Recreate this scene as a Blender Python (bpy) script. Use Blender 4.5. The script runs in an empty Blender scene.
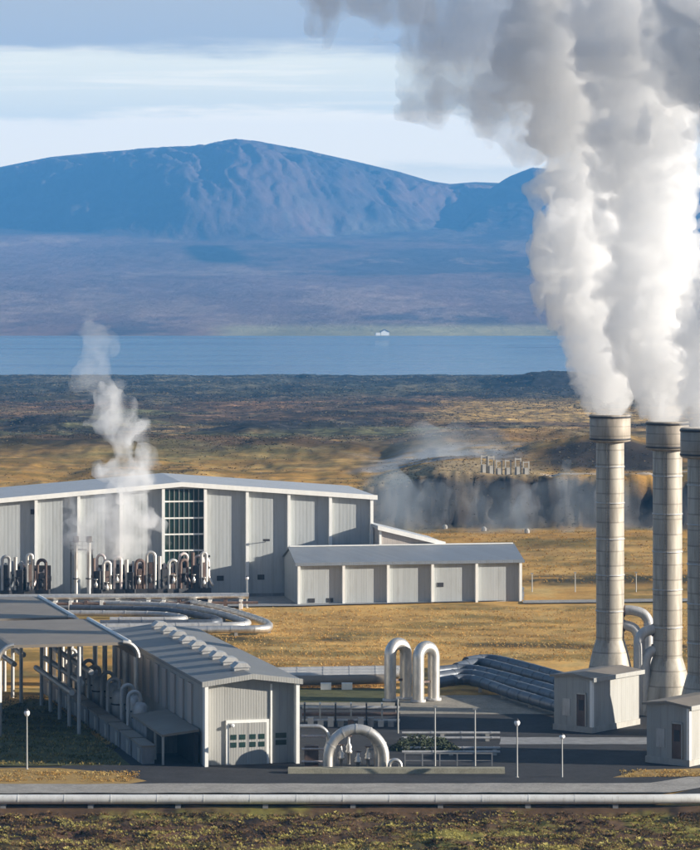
import bpy, math, random
import numpy as np
from mathutils import Vector, noise as mnoise
random.seed(7)
rng = np.random.default_rng(11)
S = bpy.context.scene
C = S.collection
F = 3375.0; CAMZ = 70.0; HY = 275.0

def W(px, py, z=0.0):
    """ground point seen at photo pixel px,py when it lies at height z"""
    d = F*(CAMZ-z)/(py-HY)
    return Vector(((px-350)*d/F, d, z))

# ------------------------------------------------------------------ materials
def newmat(name):
    m = bpy.data.materials.new(name); m.use_nodes = True
    nt = m.node_tree; nt.nodes.clear()
    out = nt.nodes.new('ShaderNodeOutputMaterial')
    b = nt.nodes.new('ShaderNodeBsdfPrincipled')
    nt.links.new(b.outputs[0], out.inputs[0])
    return m, nt, b

def N(nt, t, **kw):
    n = nt.nodes.new(t)
    for k, v in kw.items():
        if k.startswith('i_'):
            key = k[2:]
            key = int(key) if key.isdigit() else key.replace('_', ' ')
            n.inputs[key].default_value = v
        else:
            setattr(n, k, v)
    return n

def math_(nt, op, a, b=None, c=None):
    n = nt.nodes.new('ShaderNodeMath'); n.operation = op
    for i, v in enumerate((a, b, c)):
        if v is None: continue
        if isinstance(v, (int, float)): n.inputs[i].default_value = v
        else: nt.links.new(v, n.inputs[i])
    return n.outputs[0]

def mixc(nt, fac, a, b, mode='MIX'):
    n = nt.nodes.new('ShaderNodeMix'); n.data_type = 'RGBA'; n.blend_type = mode
    for s, v in ((n.inputs[0], fac), (n.inputs[6], a), (n.inputs[7], b)):
        if isinstance(v, (int, float)): s.default_value = v
        elif isinstance(v, tuple): s.default_value = v if len(v) == 4 else (*v, 1)
        else: nt.links.new(v, s)
    return n.outputs[2]

def ramp(nt, fac, stops):
    n = nt.nodes.new('ShaderNodeValToRGB')
    el = n.color_ramp.elements
    while len(el) < len(stops): el.new(0.5)
    for e, (p, c) in zip(el, stops):
        e.position = p; e.color = (*c, 1) if len(c) == 3 else c
    nt.links.new(fac, n.inputs[0])
    return n.outputs[0]

def noise_(nt, vec, scale, detail=4, rough=.55, dist=0):
    n = N(nt, 'ShaderNodeTexNoise', i_Scale=scale, i_Detail=detail, i_Roughness=rough, i_Distortion=dist)
    if vec is not None: nt.links.new(vec, n.inputs['Vector'])
    return n.outputs[0]

def mapping(nt, vec, sc):
    n = nt.nodes.new('ShaderNodeMapping'); n.inputs['Scale'].default_value = sc
    nt.links.new(vec, n.inputs[0]); return n.outputs[0]

def bump(nt, b, h, strength=.4, dist=.1):
    n = N(nt, 'ShaderNodeBump', i_Strength=strength, i_Distance=dist)
    nt.links.new(h, n.inputs['Height']); nt.links.new(n.outputs[0], b.inputs['Normal'])

def pmat(name, col, rough=.6, metal=0., var=.25, scale=.6, bstr=0., stain=None, streak=True):
    m, nt, b = newmat(name)
    tc = nt.nodes.new('ShaderNodeTexCoord').outputs['Object']
    n1 = noise_(nt, mapping(nt, tc, (1, 1, .35 if streak else 1)), scale, 5, .65)
    lo = tuple(max(0, c*(1-var)) for c in col); hi = tuple(min(1, c*(1+var*.6)) for c in col)
    c = ramp(nt, n1, [(.3, lo), (.7, hi)])
    if stain:
        n2 = noise_(nt, mapping(nt, tc, (2.2, 2.2, .3)), scale*1.7, 6, .7)
        f = ramp(nt, n2, [(.55, (0, 0, 0)), (.75, (1, 1, 1))])
        c = mixc(nt, math_(nt, 'MULTIPLY', f, .6), c, stain)
    nt.links.new(c, b.inputs['Base Color'])
    b.inputs['Roughness'].default_value = rough; b.inputs['Metallic'].default_value = metal
    if bstr: bump(nt, b, noise_(nt, tc, scale*5, 4), bstr, .08)
    return m

def clad(name, col, pitch=1.1, rough=.45, metal=0., depth=.045, var=.05, stain=(.2, .18, .15)):
    """vertical profiled sheet: seams, slight differences from sheet to sheet, weather streaks"""
    m, nt, b = newmat(name)
    tc = nt.nodes.new('ShaderNodeTexCoord').outputs['Object']
    sp = nt.nodes.new('ShaderNodeSeparateXYZ'); nt.links.new(tc, sp.inputs[0])
    s = math_(nt, 'DIVIDE', math_(nt, 'ADD', sp.outputs[0], sp.outputs[1]), pitch)
    fr = math_(nt, 'FRACT', s); fl = math_(nt, 'FLOOR', s)
    seam = math_(nt, 'LESS_THAN', fr, .09)
    wn = N(nt, 'ShaderNodeTexWhiteNoise', noise_dimensions='1D'); nt.links.new(fl, wn.inputs['W'])
    k = math_(nt, 'MULTIPLY_ADD', wn.outputs[0], var*2, 1-var)
    k = math_(nt, 'MULTIPLY', k, math_(nt, 'MULTIPLY_ADD', seam, -.12, 1))
    c = mixc(nt, 1.0, (*col, 1), k, 'MULTIPLY')
    n2 = noise_(nt, mapping(nt, tc, (1.3, 1.3, .18)), .8, 6, .7)
    f = ramp(nt, n2, [(.5, (0, 0, 0)), (.8, (1, 1, 1))])
    c = mixc(nt, math_(nt, 'MULTIPLY', f, .45), c, stain)
    nt.links.new(c, b.inputs['Base Color'])
    b.inputs['Roughness'].default_value = rough; b.inputs['Metallic'].default_value = metal
    rib = math_(nt, 'ABSOLUTE', math_(nt, 'SINE', math_(nt, 'MULTIPLY', s, math.pi*3)))
    bump(nt, b, rib, .28, depth)
    return m

def ringed(name, col, pitch=2.4, rough=.38, metal=.5, stain=(.17, .14, .10)):
    """sheet-metal lagging with ring joints up its height"""
    m, nt, b = newmat(name)
    tc = nt.nodes.new('ShaderNodeTexCoord').outputs['Object']
    sp = nt.nodes.new('ShaderNodeSeparateXYZ'); nt.links.new(tc, sp.inputs[0])
    s = math_(nt, 'DIVIDE', sp.outputs[2], pitch)
    fr = math_(nt, 'FRACT', s); fl = math_(nt, 'FLOOR', s)
    seam = math_(nt, 'LESS_THAN', fr, .1)
    ang = math_(nt, 'FLOOR', math_(nt, 'MULTIPLY', math_(nt, 'ARCTAN2', sp.outputs[1], sp.outputs[0]), 1.6))
    wn = N(nt, 'ShaderNodeTexWhiteNoise', noise_dimensions='2D')
    cb = nt.nodes.new('ShaderNodeCombineXYZ'); nt.links.new(fl, cb.inputs[0]); nt.links.new(ang, cb.inputs[1])
    nt.links.new(cb.outputs[0], wn.inputs['Vector'])
    k = math_(nt, 'MULTIPLY_ADD', wn.outputs[0], .22, .86)
    k = math_(nt, 'MULTIPLY', k, math_(nt, 'MULTIPLY_ADD', seam, -.35, 1))
    c = mixc(nt, 1.0, (*col, 1), k, 'MULTIPLY')
    n2 = noise_(nt, mapping(nt, tc, (.9, .9, .12)), 1.1, 6, .7)
    f = ramp(nt, n2, [(.45, (0, 0, 0)), (.75, (1, 1, 1))])
    c = mixc(nt, math_(nt, 'MULTIPLY', f, .8), c, stain)
    nt.links.new(c, b.inputs['Base Color'])
    b.inputs['Roughness'].default_value = rough; b.inputs['Metallic'].default_value = metal
    bump(nt, b, fr, .3, .05)
    return m

M = {}
M['panel'] = clad('light_grey_cladding', (.41, .43, .43), 1.15)
M['panel_near'] = clad('grey_cladding', (.36, .355, .33), 1.15)
M['roof_near'] = clad('dark_roof_sheet', (.21, .21, .205), 1.0, .5, .1, .05)
M['panel_far'] = clad('hall_cladding', (.42, .44, .44), 2.4, var=.04)
M['panel_pink'] = clad('pale_cladding', (.46, .41, .37), 1.2, var=.03)
M['white'] = pmat('white_trim', (.86, .85, .80), .45, 0, .08, .7)
M['roof'] = clad('roof_sheet', (.24, .25, .26), 1.0, .5, .15, .05)
M['roof_light'] = clad('pale_roof_sheet', (.48, .49, .50), 1.2, .45, .1, .05)
M['roof_blue'] = clad('blue_grey_roof_sheet', (.22, .25, .29), 1.2, .4, .15, .05)
M['canopy'] = pmat('weathered_canopy_sheet', (.24, .205, .165), .55, .1, .16, .25, .1, (.2, .17, .14))
M['pale_pipe'] = pmat('pale_pipe_lagging', (.74, .73, .69), .5, .1, .12, .6, .1, (.4, .36, .3))
M['dark'] = pmat('dark_steel', (.045, .045, .05), .6, .2, .3, 1.)
M['rust'] = pmat('brown_steel', (.15, .10, .08), .7, .1, .4, 1.2, .2)
M['silver'] = pmat('aluminium_lagging', (.68, .65, .60), .40, .8, .22, 1.5, .1, (.35, .28, .22))
M['silver_dull'] = pmat('dull_aluminium_lagging', (.50, .49, .47), .5, .35, .2, 1.2, .1, (.25, .2, .17))
M['pink_metal'] = pmat('pale_pipe_paint', (.66, .56, .52), .45, .2, .3, 2., .1, (.25, .15, .12))
M['pipe_blue'] = pmat('shade_blue_pipe', (.10, .115, .14), .45, .2, .25, 1.)  # blue of the pipes lying in shadow, put into their base colour
M['chimney'] = ringed('chimney_lagging', (.45, .41, .345), metal=.25, rough=.6)
M['cap'] = ringed('chimney_cap_steel', (.36, .31, .25), 1.6, .6, .2)
M['glass'] = pmat('green_glass', (.02, .045, .04), .12, 0, .3, .3)
M['concrete'] = pmat('concrete', (.42, .40, .36), .85, 0, .25, .5, .2, (.22, .2, .17))
M['concrete_dark'] = pmat('grey_concrete', (.25, .25, .25), .85, 0, .3, .6, .2, (.1, .1, .1))
M['bulb'] = pmat('opal_lamp_glass', (.85, .85, .85), .25, 0, .03, 1.)
M['post'] = pmat('galvanised_post', (.42, .42, .40), .45, .4, .15, 1.)

# ------------------------------------------------------------------ mesh builder
class MB:
    def __init__(s): s.v = []; s.f = []; s.sm = []
    def add(s, vs, fs, smooth=False):
        o = len(s.v); s.v += [tuple(v) for v in vs]
        s.f += [tuple(i+o for i in f) for f in fs]; s.sm += [smooth]*len(fs); return s
    def box(s, x0, x1, y0, y1, z0, z1):
        vs = [(x, y, z) for z in (z0, z1) for x, y in ((x0, y0), (x1, y0), (x1, y1), (x0, y1))]
        return s.add(vs, [(3, 2, 1, 0), (4, 5, 6, 7), (0, 1, 5, 4), (1, 2, 6, 5), (2, 3, 7, 6), (3, 0, 4, 7)])
    def prism(s, prof, y0, y1, axis='y'):
        """polygon in x,z (anticlockwise seen from -y) swept along y"""
        n = len(prof)
        if axis == 'y': vs = [(x, y0, z) for x, z in prof]+[(x, y1, z) for x, z in prof]
        else: vs = [(y0, -x, z) for x, z in prof]+[(y1, -x, z) for x, z in prof]
        fs = [tuple(range(n)), tuple(range(2*n-1, n-1, -1))]
        fs += [(i, i+n, (i+1) % n+n, (i+1) % n) for i in range(n)]
        return s.add(vs, fs)
    def tube(s, path, r, n=12, cap=True):
        P = [Vector(p) for p in path]; rr = r if isinstance(r, (list, tuple)) else [r]*len(P)
        vs = []; up = None
        for i, p in enumerate(P):
            t = (P[min(i+1, len(P)-1)]-P[max(i-1, 0)]).normalized()
            if up is None:
                up = Vector((0, 0, 1)) if abs(t.z) < .9 else Vector((1, 0, 0))
            a = t.cross(up).normalized(); up = a.cross(t).normalized()
            for k in range(n):
                th = 2*math.pi*k/n
                vs.append(p+(a*math.cos(th)+up*math.sin(th))*rr[i])
        fs = [(i*n+k, i*n+(k+1) % n, (i+1)*n+(k+1) % n, (i+1)*n+k) for i in range(len(P)-1) for k in range(n)]
        s.add(vs, fs, True)
        if cap:
            s.add(vs[:n], [tuple(range(n-1, -1, -1))]); s.add(vs[-n:], [tuple(range(n))])
        return s
    def lathe(s, prof, n=24, c=(0, 0, 0), closed=False):
        vs = [(c[0]+r*math.cos(2*math.pi*k/n), c[1]+r*math.sin(2*math.pi*k/n), c[2]+z) for r, z in prof for k in range(n)]
        m = len(prof)
        fs = [(i*n+k, i*n+(k+1) % n, (i+1)*n+(k+1) % n, (i+1)*n+k) for i in range(m-1) for k in range(n)]
        return s.add(vs, fs, True)
    def build(s, name, mat, parent=None, loc=None, rz=0):
        me = bpy.data.meshes.new(name); me.from_pydata(s.v, [], s.f)
        me.polygons.foreach_set('use_smooth', s.sm); me.update()
        o = bpy.data.objects.new(name, me); C.objects.link(o)
        if mat: me.materials.append(M[mat] if isinstance(mat, str) else mat)
        if parent: o.parent = parent
        if loc is not None: o.location = loc
        if rz: o.rotation_euler.z = rz
        return o

def tag(o, label=None, cat=None, group=None, kind=None):
    if label: o['label'] = label
    if cat: o['category'] = cat
    if group: o['group'] = group
    if kind: o['kind'] = kind
    return o

def thing(name, label, cat, loc, rz=0, group=None):
    o = bpy.data.objects.new(name, None); C.objects.link(o); o.empty_display_size = .5
    o.location = loc; o.rotation_euler.z = math.radians(rz)
    return tag(o, label, cat, group)

def copy_tree(o, loc, rz=None, label=None, scale=None):
    def cp(q, par):
        c = q.copy(); C.objects.link(c); c.parent = par
        for ch in kids.get(q.name, []): cp(ch, c)
        return c
    kids = {}
    for q in list(C.objects):
        if q.parent: kids.setdefault(q.parent.name, []).append(q)
    r = cp(o, None); r.location = loc
    if rz is not None: r.rotation_euler.z = math.radians(rz)
    if scale: r.scale = scale
    if label: r['label'] = label
    return r

def arc(c, r, a0, a1, n, ax=Vector((1, 0, 0)), bz=Vector((0, 0, 1))):
    c = Vector(c)
    return [c+ax*(r*math.cos(a0+(a1-a0)*i/n))+bz*(r*math.sin(a0+(a1-a0)*i/n)) for i in range(n+1)]

def smooth_path(pts, k=6):
    """Catmull-Rom through pts"""
    P = [Vector(p) for p in pts]; out = []
    for i in range(len(P)-1):
        a = P[max(i-1, 0)]; b = P[i]; c = P[i+1]; d = P[min(i+2, len(P)-1)]
        for j in range(k):
            t = j/k
            out.append(.5*((2*b)+(c-a)*t+(2*a-5*b+4*c-d)*t*t+(-a+3*b-3*c+d)*t**3))
    out.append(P[-1]); return out

# ------------------------------------------------------------------ numpy value noise
_L = rng.random((64, 64, 64)).astype(np.float32)
def vnoise(x, y, z):
    xi = np.floor(x).astype(int); yi = np.floor(y).astype(int); zi = np.floor(z).astype(int)
    fx = x-xi; fy = y-yi; fz = z-zi
    fx = fx*fx*(3-2*fx); fy = fy*fy*(3-2*fy); fz = fz*fz*(3-2*fz)
    def g(a, b, c): return _L[(xi+a) & 63, (yi+b) & 63, (zi+c) & 63]
    x00 = g(0, 0, 0)*(1-fx)+g(1, 0, 0)*fx; x10 = g(0, 1, 0)*(1-fx)+g(1, 1, 0)*fx
    x01 = g(0, 0, 1)*(1-fx)+g(1, 0, 1)*fx; x11 = g(0, 1, 1)*(1-fx)+g(1, 1, 1)*fx
    return (x00*(1-fy)+x10*fy)*(1-fz)+(x01*(1-fy)+x11*fy)*fz
def fbm(x, y, z=0., o=5, rough=.5):
    z = np.zeros_like(x)+z; t = 0; a = 1; n = 0
    for i in range(o):
        t = t+a*vnoise(x*2**i+17.3*i, y*2**i+5.1*i, z*2**i+9.7*i); n += a; a *= rough
    return t/n
def sstep(a, b, x):
    t = np.clip((x-a)/(b-a), 0, 1); return t*t*(3-2*t)

# ------------------------------------------------------------------ terrain
def gauss(px, d, px0, d0, sp, sd, h): return h*np.exp(-((px-px0)/sp)**2-((d-d0)/sd)**2)
def z_near(X, d):
    px = 350+X/d*F
    px = px+50*(fbm(X*.012, d*.012, 60., 5, .6)-.5)*sstep(1100, 1300, d)
    dw = d+160*(fbm(X*.01, d*.01, 65., 5, .6)-.5)*sstep(1100, 1400, d)
    z = -70*np.clip((d-1250)/3500, 0, 1)**.9
    hill = np.maximum(0, 62-.178*d+6*sstep(300, 420, d))*(1-sstep(330, 385, d))
    z = z+hill
    # scarp with fumaroles behind the plant
    foot = 930+16*(fbm(X*.04, d*0, 3., 5, .65)-.5)+14*(fbm(X*.11, d*.08, 33., 4, .6)-.5)
    sc = sstep(0, 38, d-foot)
    z = z+3.2*(fbm(X*.16, d*.12, 43., 5, .65)-.5)*sstep(-4, 8, d-foot)*(1-sstep(34, 60, d-foot))
    z = z+(8.5+4*sstep(365, 450, px)+2.5*(fbm(X*.035, d*.01, 1., 4, .6)-.5)*2)*sc*(1-sstep(1150, 1900, d))
    z = z+gauss(px, d, 610, 1095, 60, 45, 4.5)*(.6+.8*fbm(X*.05, d*.05, 7.))
    z = z+gauss(px, dw, 60, 1900, 50, 70, 7)+gauss(px, dw, 250, 1750, 45, 60, 4)+gauss(px, dw, 310, 1800, 40, 60, 4)
    z = z+gauss(px, dw, 555, 3600, 60, 260, 15)+gauss(px, dw, 450, 3900, 60, 200, 6)+gauss(px, dw, 390, 2500, 60, 60, 4)
    z = z+gauss(px, dw, 308, 4300, 10, 120, 5)+gauss(px, dw, 265, 4300, 20, 120, 3)+gauss(px, dw, 30, 4300, 30, 120, 3)
    rough = sstep(985, 1250, d)*.6+sstep(1250, 1700, d)*.4
    z = z+rough*(8*(fbm(X*.010, d*.005, 0., 7, .62)-.5)+(4+4*sstep(2600, 3200, d))*np.abs(fbm(X*.04, d*.016, 14., 5, .6)-.5))*(1-sstep(4400, 4800, d)*.75)
    nr = 1-sstep(439, 445, d)
    z = z+nr*(1.5*np.abs(fbm(X*.16, d*.16, 4., 5, .6)-.5)*2*(.4+fbm(X*.03, d*.03, 2.))-.9)*sstep(372, 400, d)
    fld = sstep(585, 600, d)*(1-sstep(690, 712, d))
    z = z+fld*.5*(fbm(X*.12, d*.12, 8., 4, .6)-.5)
    und = sstep(744, 790, d)
    z = z+und*2.2*(fbm(X*.03, d*.03, 5., 5, .6)-.5)
    z = z-sstep(4650, 4860, d)*9
    return z

def col_near(X, d):
    px = 350+X/d*F
    n1 = fbm(X*.02, d*.02, 1., 6, .6); n2 = fbm(X*.1, d*.1, 6., 5, .6); n3 = fbm(X*.006, d*.003, 9., 6, .62)
    def mix(a, b, t): return a*(1-t[..., None])+b*t[..., None]
    c = np.zeros(X.shape+(3,))
    gold = np.array([.58, .345, .105]); gold2 = np.array([.50, .27, .065]); green = np.array([.085, .09, .025])
    dark = np.array([.030, .028, .030]); moss = np.array([.105, .10, .045]); brown = np.array([.115, .07, .04]); straw = np.array([.38, .29, .12])
    c += gold
    c = mix(c, gold2, sstep(.4, .6, n1)); c = mix(c, straw*1.3, sstep(.55, .7, n2)*.5)
    c = mix(c, np.array([.30, .18, .06]), sstep(.52, .6, fbm(X*.03, d*.16, 52., 6, .65))*.6)
    c = mix(c, green, sstep(.53, .62, fbm(X*.05, d*.12, 12., 5, .6))*.55)
    # foreground lava heath
    f = 1-sstep(444.5, 446, d)
    fc = mix(np.zeros_like(c)+np.array([.11, .065, .035]), np.array([.22, .19, .045]), sstep(.47, .6, n2+.12*(425-d)/20))
    fc = mix(fc, np.array([.012, .010, .010]), sstep(.5, .62, fbm(X*.22, d*.22, 3., 4, .6))*.8)
    fc = mix(fc, np.array([.09, .045, .03]), sstep(.56, .66, fbm(X*.05, d*.05, 13., 4, .6))*.7)
    c = mix(c, fc, f)
    # beyond the plant
    g = sstep(1020, 1250, d+60*(n1-.5))
    far = mix(np.zeros_like(c)+moss, brown, sstep(.42, .56, n3))
    far = mix(far, np.array([.30, .185, .075]), sstep(.5, .62, fbm(X*.012, d*.006, 21., 6, .6))*(1-sstep(1700, 2300, d))*.9)
    far = mix(far, np.array([.22, .12, .06]), sstep(.48, .62, fbm(X*.008, d*.003, 25., 6, .6))*sstep(1700, 2000, d)*(1-sstep(2700, 3300, d))*.8)
    far = mix(far, dark, sstep(.53, .6, fbm(X*.01, d*.005, 31., 7, .68))*.8)
    far = mix(far, np.array([.055, .060, .045]), sstep(2600, 3300, d)*.85)
    far = mix(far, dark*.8, sstep(.5, .58, fbm(X*.02, d*.006, 41., 6, .7))*sstep(2300, 2900, d)*.75)
    far = far*(.45+1.1*sstep(.3, .7, fbm(X*.035, d*.012, 71., 6, .7)))[..., None]
    far = mix(far, np.array([.20, .16, .085]), sstep(.56, .66, fbm(X*.02, d*.006, 75., 6, .65))*.6)
    c = mix(c, far, g)
    # broad straw coloured field in the middle distance right of centre
    st = sstep(400, 480, px)*sstep(1900, 2050, d)*(1-sstep(2500, 2900, d))
    c = mix(c, np.array([.46, .29, .10]), st*sstep(.30, .45, n3)*.9)
    st = sstep(160, 220, px)*(1-sstep(400, 440, px))*sstep(930, 940, d)*(1-sstep(1050, 1120, d+200*(n1-.5)))
    c = mix(c, np.array([.48, .30, .10]), st*sstep(.30, .5, n3)*.85)
    st = sstep(350, 385, px)*(1-sstep(520, 560, px))*sstep(955, 965, d)*(1-sstep(1020, 1040, d))
    c = mix(c, np.array([.36, .27, .16]), st*.8)
    st = sstep(345, 380, px+60*(n1-.5))*(1-sstep(500, 545, px))*sstep(1035, 1050, d)*(1-sstep(1120, 1160, d))
    c = mix(c, np.array([.27, .29, .31]), st*.8*sstep(.3, .5, n2))
    foot = 932
    sl = sstep(-8, 4, d-foot+8*(n1-.5))*(1-sstep(24, 36, d-foot+20*(n1-.5)))*sstep(325, 385, px+70*(n2-.5))
    c = mix(c, np.array([.020, .023, .030])+np.array([.05, .045, .035])*sstep(.5, .68, fbm(X*.13, d*.2, 83., 5, .65))[..., None], sl*.96)  # dark lava, with the bank's shade and steam blue put into its colour
    for (a, b, sa, sb) in ((60, 1890, 60, 60), (250, 1740, 60, 55), (310, 1790, 55, 55), (610, 1040, 75, 48), (555, 3450, 70, 330), (390, 2480, 60, 50)):
        q = np.exp(-((px-a)/sa)**4-((d-b)/sb)**4); c = mix(c, dark, np.clip(q*1.2*(.6+.8*(n1)), 0, .95))
    # gravel track and bare ground by the scarp top
    tr = np.exp(-((d-(975+(px-580)*.05))/3)**2)*sstep(535, 548, px)
    c = mix(c, np.array([.5, .47, .44]), np.clip(tr, 0, 1)*.8)
    # dark greenish band behind the annex on the right
    dk = np.exp(-((d-(768+14*n1))/14)**4)*sstep(515, 535, px)*sstep(.3, .42, n2)
    c = mix(c, np.array([.03, .036, .022]), np.clip(dk, 0, 1)*.9)
    dk = (np.exp(-((d-(633+10*n1))/4.5)**4)*sstep(440, 480, px)+np.exp(-((d-(642+12*n2))/5)**4)*sstep(180, 200, px)*(1-sstep(330, 380, px)))*sstep(.38, .5, n2)
    c = mix(c, np.array([.06, .045, .018]), np.clip(dk, 0, 1)*.85)
    return c

def sheet(name, dlist, pxlist, zf, cf, mat):
    d, px = np.meshgrid(np.array(dlist, float), np.array(pxlist, float), indexing='ij')
    X = (px-350)*d/F; Z = zf(X, d)
    nd, nx = d.shape
    co = np.stack([X, d, Z], -1).reshape(-1, 3)
    idx = np.arange(nd*nx).reshape(nd, nx)
    f = np.stack([idx[:-1, :-1], idx[:-1, 1:], idx[1:, 1:], idx[1:, :-1]], -1).reshape(-1, 4)
    me = bpy.data.meshes.new(name)
    me.vertices.add(len(co)); me.vertices.foreach_set('co', co.astype(np.float32).ravel())
    me.loops.add(f.size); me.loops.foreach_set('vertex_index', f.astype(np.int32).ravel())
    me.polygons.add(len(f)); me.polygons.foreach_set('loop_start', np.arange(0, f.size, 4, dtype=np.int32))
    me.polygons.foreach_set('use_smooth', np.ones(len(f), bool)); me.update(calc_edges=True)
    if cf is not None:
        col = np.ones((len(co), 4), np.float32); col[:, :3] = np.clip(cf(X, d).reshape(-1, 3), .004, .9)
        a = me.color_attributes.new('tint', 'FLOAT_COLOR', 'POINT'); a.data.foreach_set('color', col.ravel())
    me.materials.append(mat)
    o = bpy.data.objects.new(name, me); C.objects.link(o); o['kind'] = 'structure'
    return o

def groundmat(name, fine, bstr, bdist, ystretch=1.0, cvar=.45, near=False):
    m, nt, b = newmat(name)
    at = N(nt, 'ShaderNodeAttribute', attribute_name='tint').outputs['Color']
    tc = nt.nodes.new('ShaderNodeTexCoord').outputs['Object']
    v = mapping(nt, tc, (1, ystretch, 1))
    n1 = noise_(nt, v, fine, 8, .7); n2 = noise_(nt, v, fine*.17, 5, .6)
    k = math_(nt, 'MULTIPLY', math_(nt, 'MULTIPLY_ADD', n1, cvar*4, 1-cvar*2), math_(nt, 'MULTIPLY_ADD', n2, cvar*1.6, 1-cvar*.8))
    k = math_(nt, 'MAXIMUM', k, .15)
    nt.links.new(mixc(nt, 1.0, at, k, 'MULTIPLY'), b.inputs['Base Color'])
    n3 = noise_(nt, mapping(nt, tc, (1, ystretch*.45, 1)), fine*.06, 9, .75)
    k2 = ramp(nt, n3, [(.36, (.45,)*3), (.5, (.95,)*3), (.66, (1.5,)*3)])
    cc = mixc(nt, 1.0, mixc(nt, 1.0, at, k, 'MULTIPLY'), k2, 'MULTIPLY')
    fac = .7
    if near:
        n4 = noise_(nt, mapping(nt, tc, (1, .6, 1)), .11, 9, .78)
        k4 = ramp(nt, n4, [(.37, (.22,)*3), (.5, (.9,)*3), (.63, (1.9,)*3)])
        sy = nt.nodes.new('ShaderNodeSeparateXYZ'); nt.links.new(tc, sy.inputs[0])
        mr = nt.nodes.new('ShaderNodeMapRange'); mr.inputs['From Min'].default_value = 950; mr.inputs['From Max'].default_value = 1400
        nt.links.new(sy.outputs[1], mr.inputs['Value'])
        cc = mixc(nt, mr.outputs[0], cc, mixc(nt, 1.0, cc, k4, 'MULTIPLY'))
        fac = math_(nt, 'MULTIPLY_ADD', mr.outputs[0], .5, .5)
    nt.links.new(mixc(nt, fac, at, cc), b.inputs['Base Color'])
    b.inputs['Roughness'].default_value = .95; b.inputs['Specular IOR Level'].default_value = .15
    bump(nt, b, n1, bstr, bdist)
    return m

dl = [20, 45, 80, 120, 160, 200, 240, 280, 310, 335, 350, 362, 370]+[236250/(y-275) for y in np.arange(905, 512, -1.35)]
last = dl[-1]
dl += list(last*np.exp(np.linspace(.003, math.log(5000/last), 330)))
ground = sheet('ground', dl, np.arange(-450, 1151, 2.2), z_near, col_near, groundmat('plant_ground', .9, .3, .25, near=True))

M['far'] = groundmat('far_land', .012, .5, 25., .5, .3)
SIL = [(-450, 215), (-150, 196), (-30, 173), (0, 167), (50, 157), (100, 152), (150, 148.5), (205, 146), (222, 142), (240, 140), (262, 142), (300, 149), (350, 160), (400, 172), (430, 181), (450, 184), (475, 182), (500, 183), (540, 185), (620, 186), (760, 190), (1150, 210)]
SIL2 = [(-450, 320), (425, 300), (456, 236), (466, 216), (474, 205), (488, 190), (508, 177), (532, 167.5), (560, 170), (620, 178), (690, 186), (760, 197), (1150, 230)]
def z_far(X, d):
    px = 350+X/d*F
    s1 = np.interp(px, [a for a, _ in SIL], [b for _, b in SIL]); s2 = np.interp(px, [a for a, _ in SIL2], [b for _, b in SIL2])
    base = np.interp(d, [7500, 7900, 9500, 12000, 15500, 30000], [-74, -68, -8, 95, 290, 330])
    base = base+(fbm(X*.0016, d*.0009, 1., 6, .55)-.5)*46*sstep(7900, 11000, d)
    sp = (fbm(X*.0006, d*.0006, 50., 4, .6)-.5)
    pw = px+130*(fbm(X*.0011, d*.0007, 77., 5, .6)-.5)
    foot = 14400+np.minimum((np.sqrt((pw-205)**2+55**2)-55)*7., 1500)+sp*1700
    crest = 18200.
    zc = 70+(275-s1)*crest/F
    t = np.clip((d-foot)/(crest-foot), 0, 1)
    prof = np.where(t < .42, .84*sstep(0, 1, t/.42*.9)/sstep(0, 1, np.array(.9)), .84+.16*((t-.42)/.58)**1.0)
    wr = 260*(fbm(X*.0022, d*.0016, 91., 4, .6)-.5)
    gul = np.abs(fbm((X+wr*2)*.0026+d*.0006, (d+wr)*.0007, 30., 6, .62)-.5)*2
    gul2 = np.abs(fbm((X+wr)*.009+d*.002, d*.0022, 36., 6, .65)-.5)*2
    m1 = base+(zc-base)*prof-(gul*85+gul2*100)*np.clip(t*(1-t)*4, 0, 1)*np.where(t < .5, 1, .3)
    m1 = np.where(t > 0, m1, base)
    m1 = np.where(d > crest, zc-(d-crest)*.12, m1)
    c2 = 16800.; f2 = 14900.+600*np.abs(fbm(X*.002, d*0, 2.)-.5)
    zc2 = 70+(275-s2)*c2/F
    t2 = np.clip((d-f2)/(c2-f2), 0, 1)
    m2 = base+(zc2-base)*sstep(-.1, 1, t2)-gul*90*t2*(1-t2)*4
    m2 = np.where(d > c2, zc2-(d-c2)*.35, m2)
    m2 = np.where((t2 > 0), m2, -500)
    return np.maximum(m1, m2)
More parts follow.
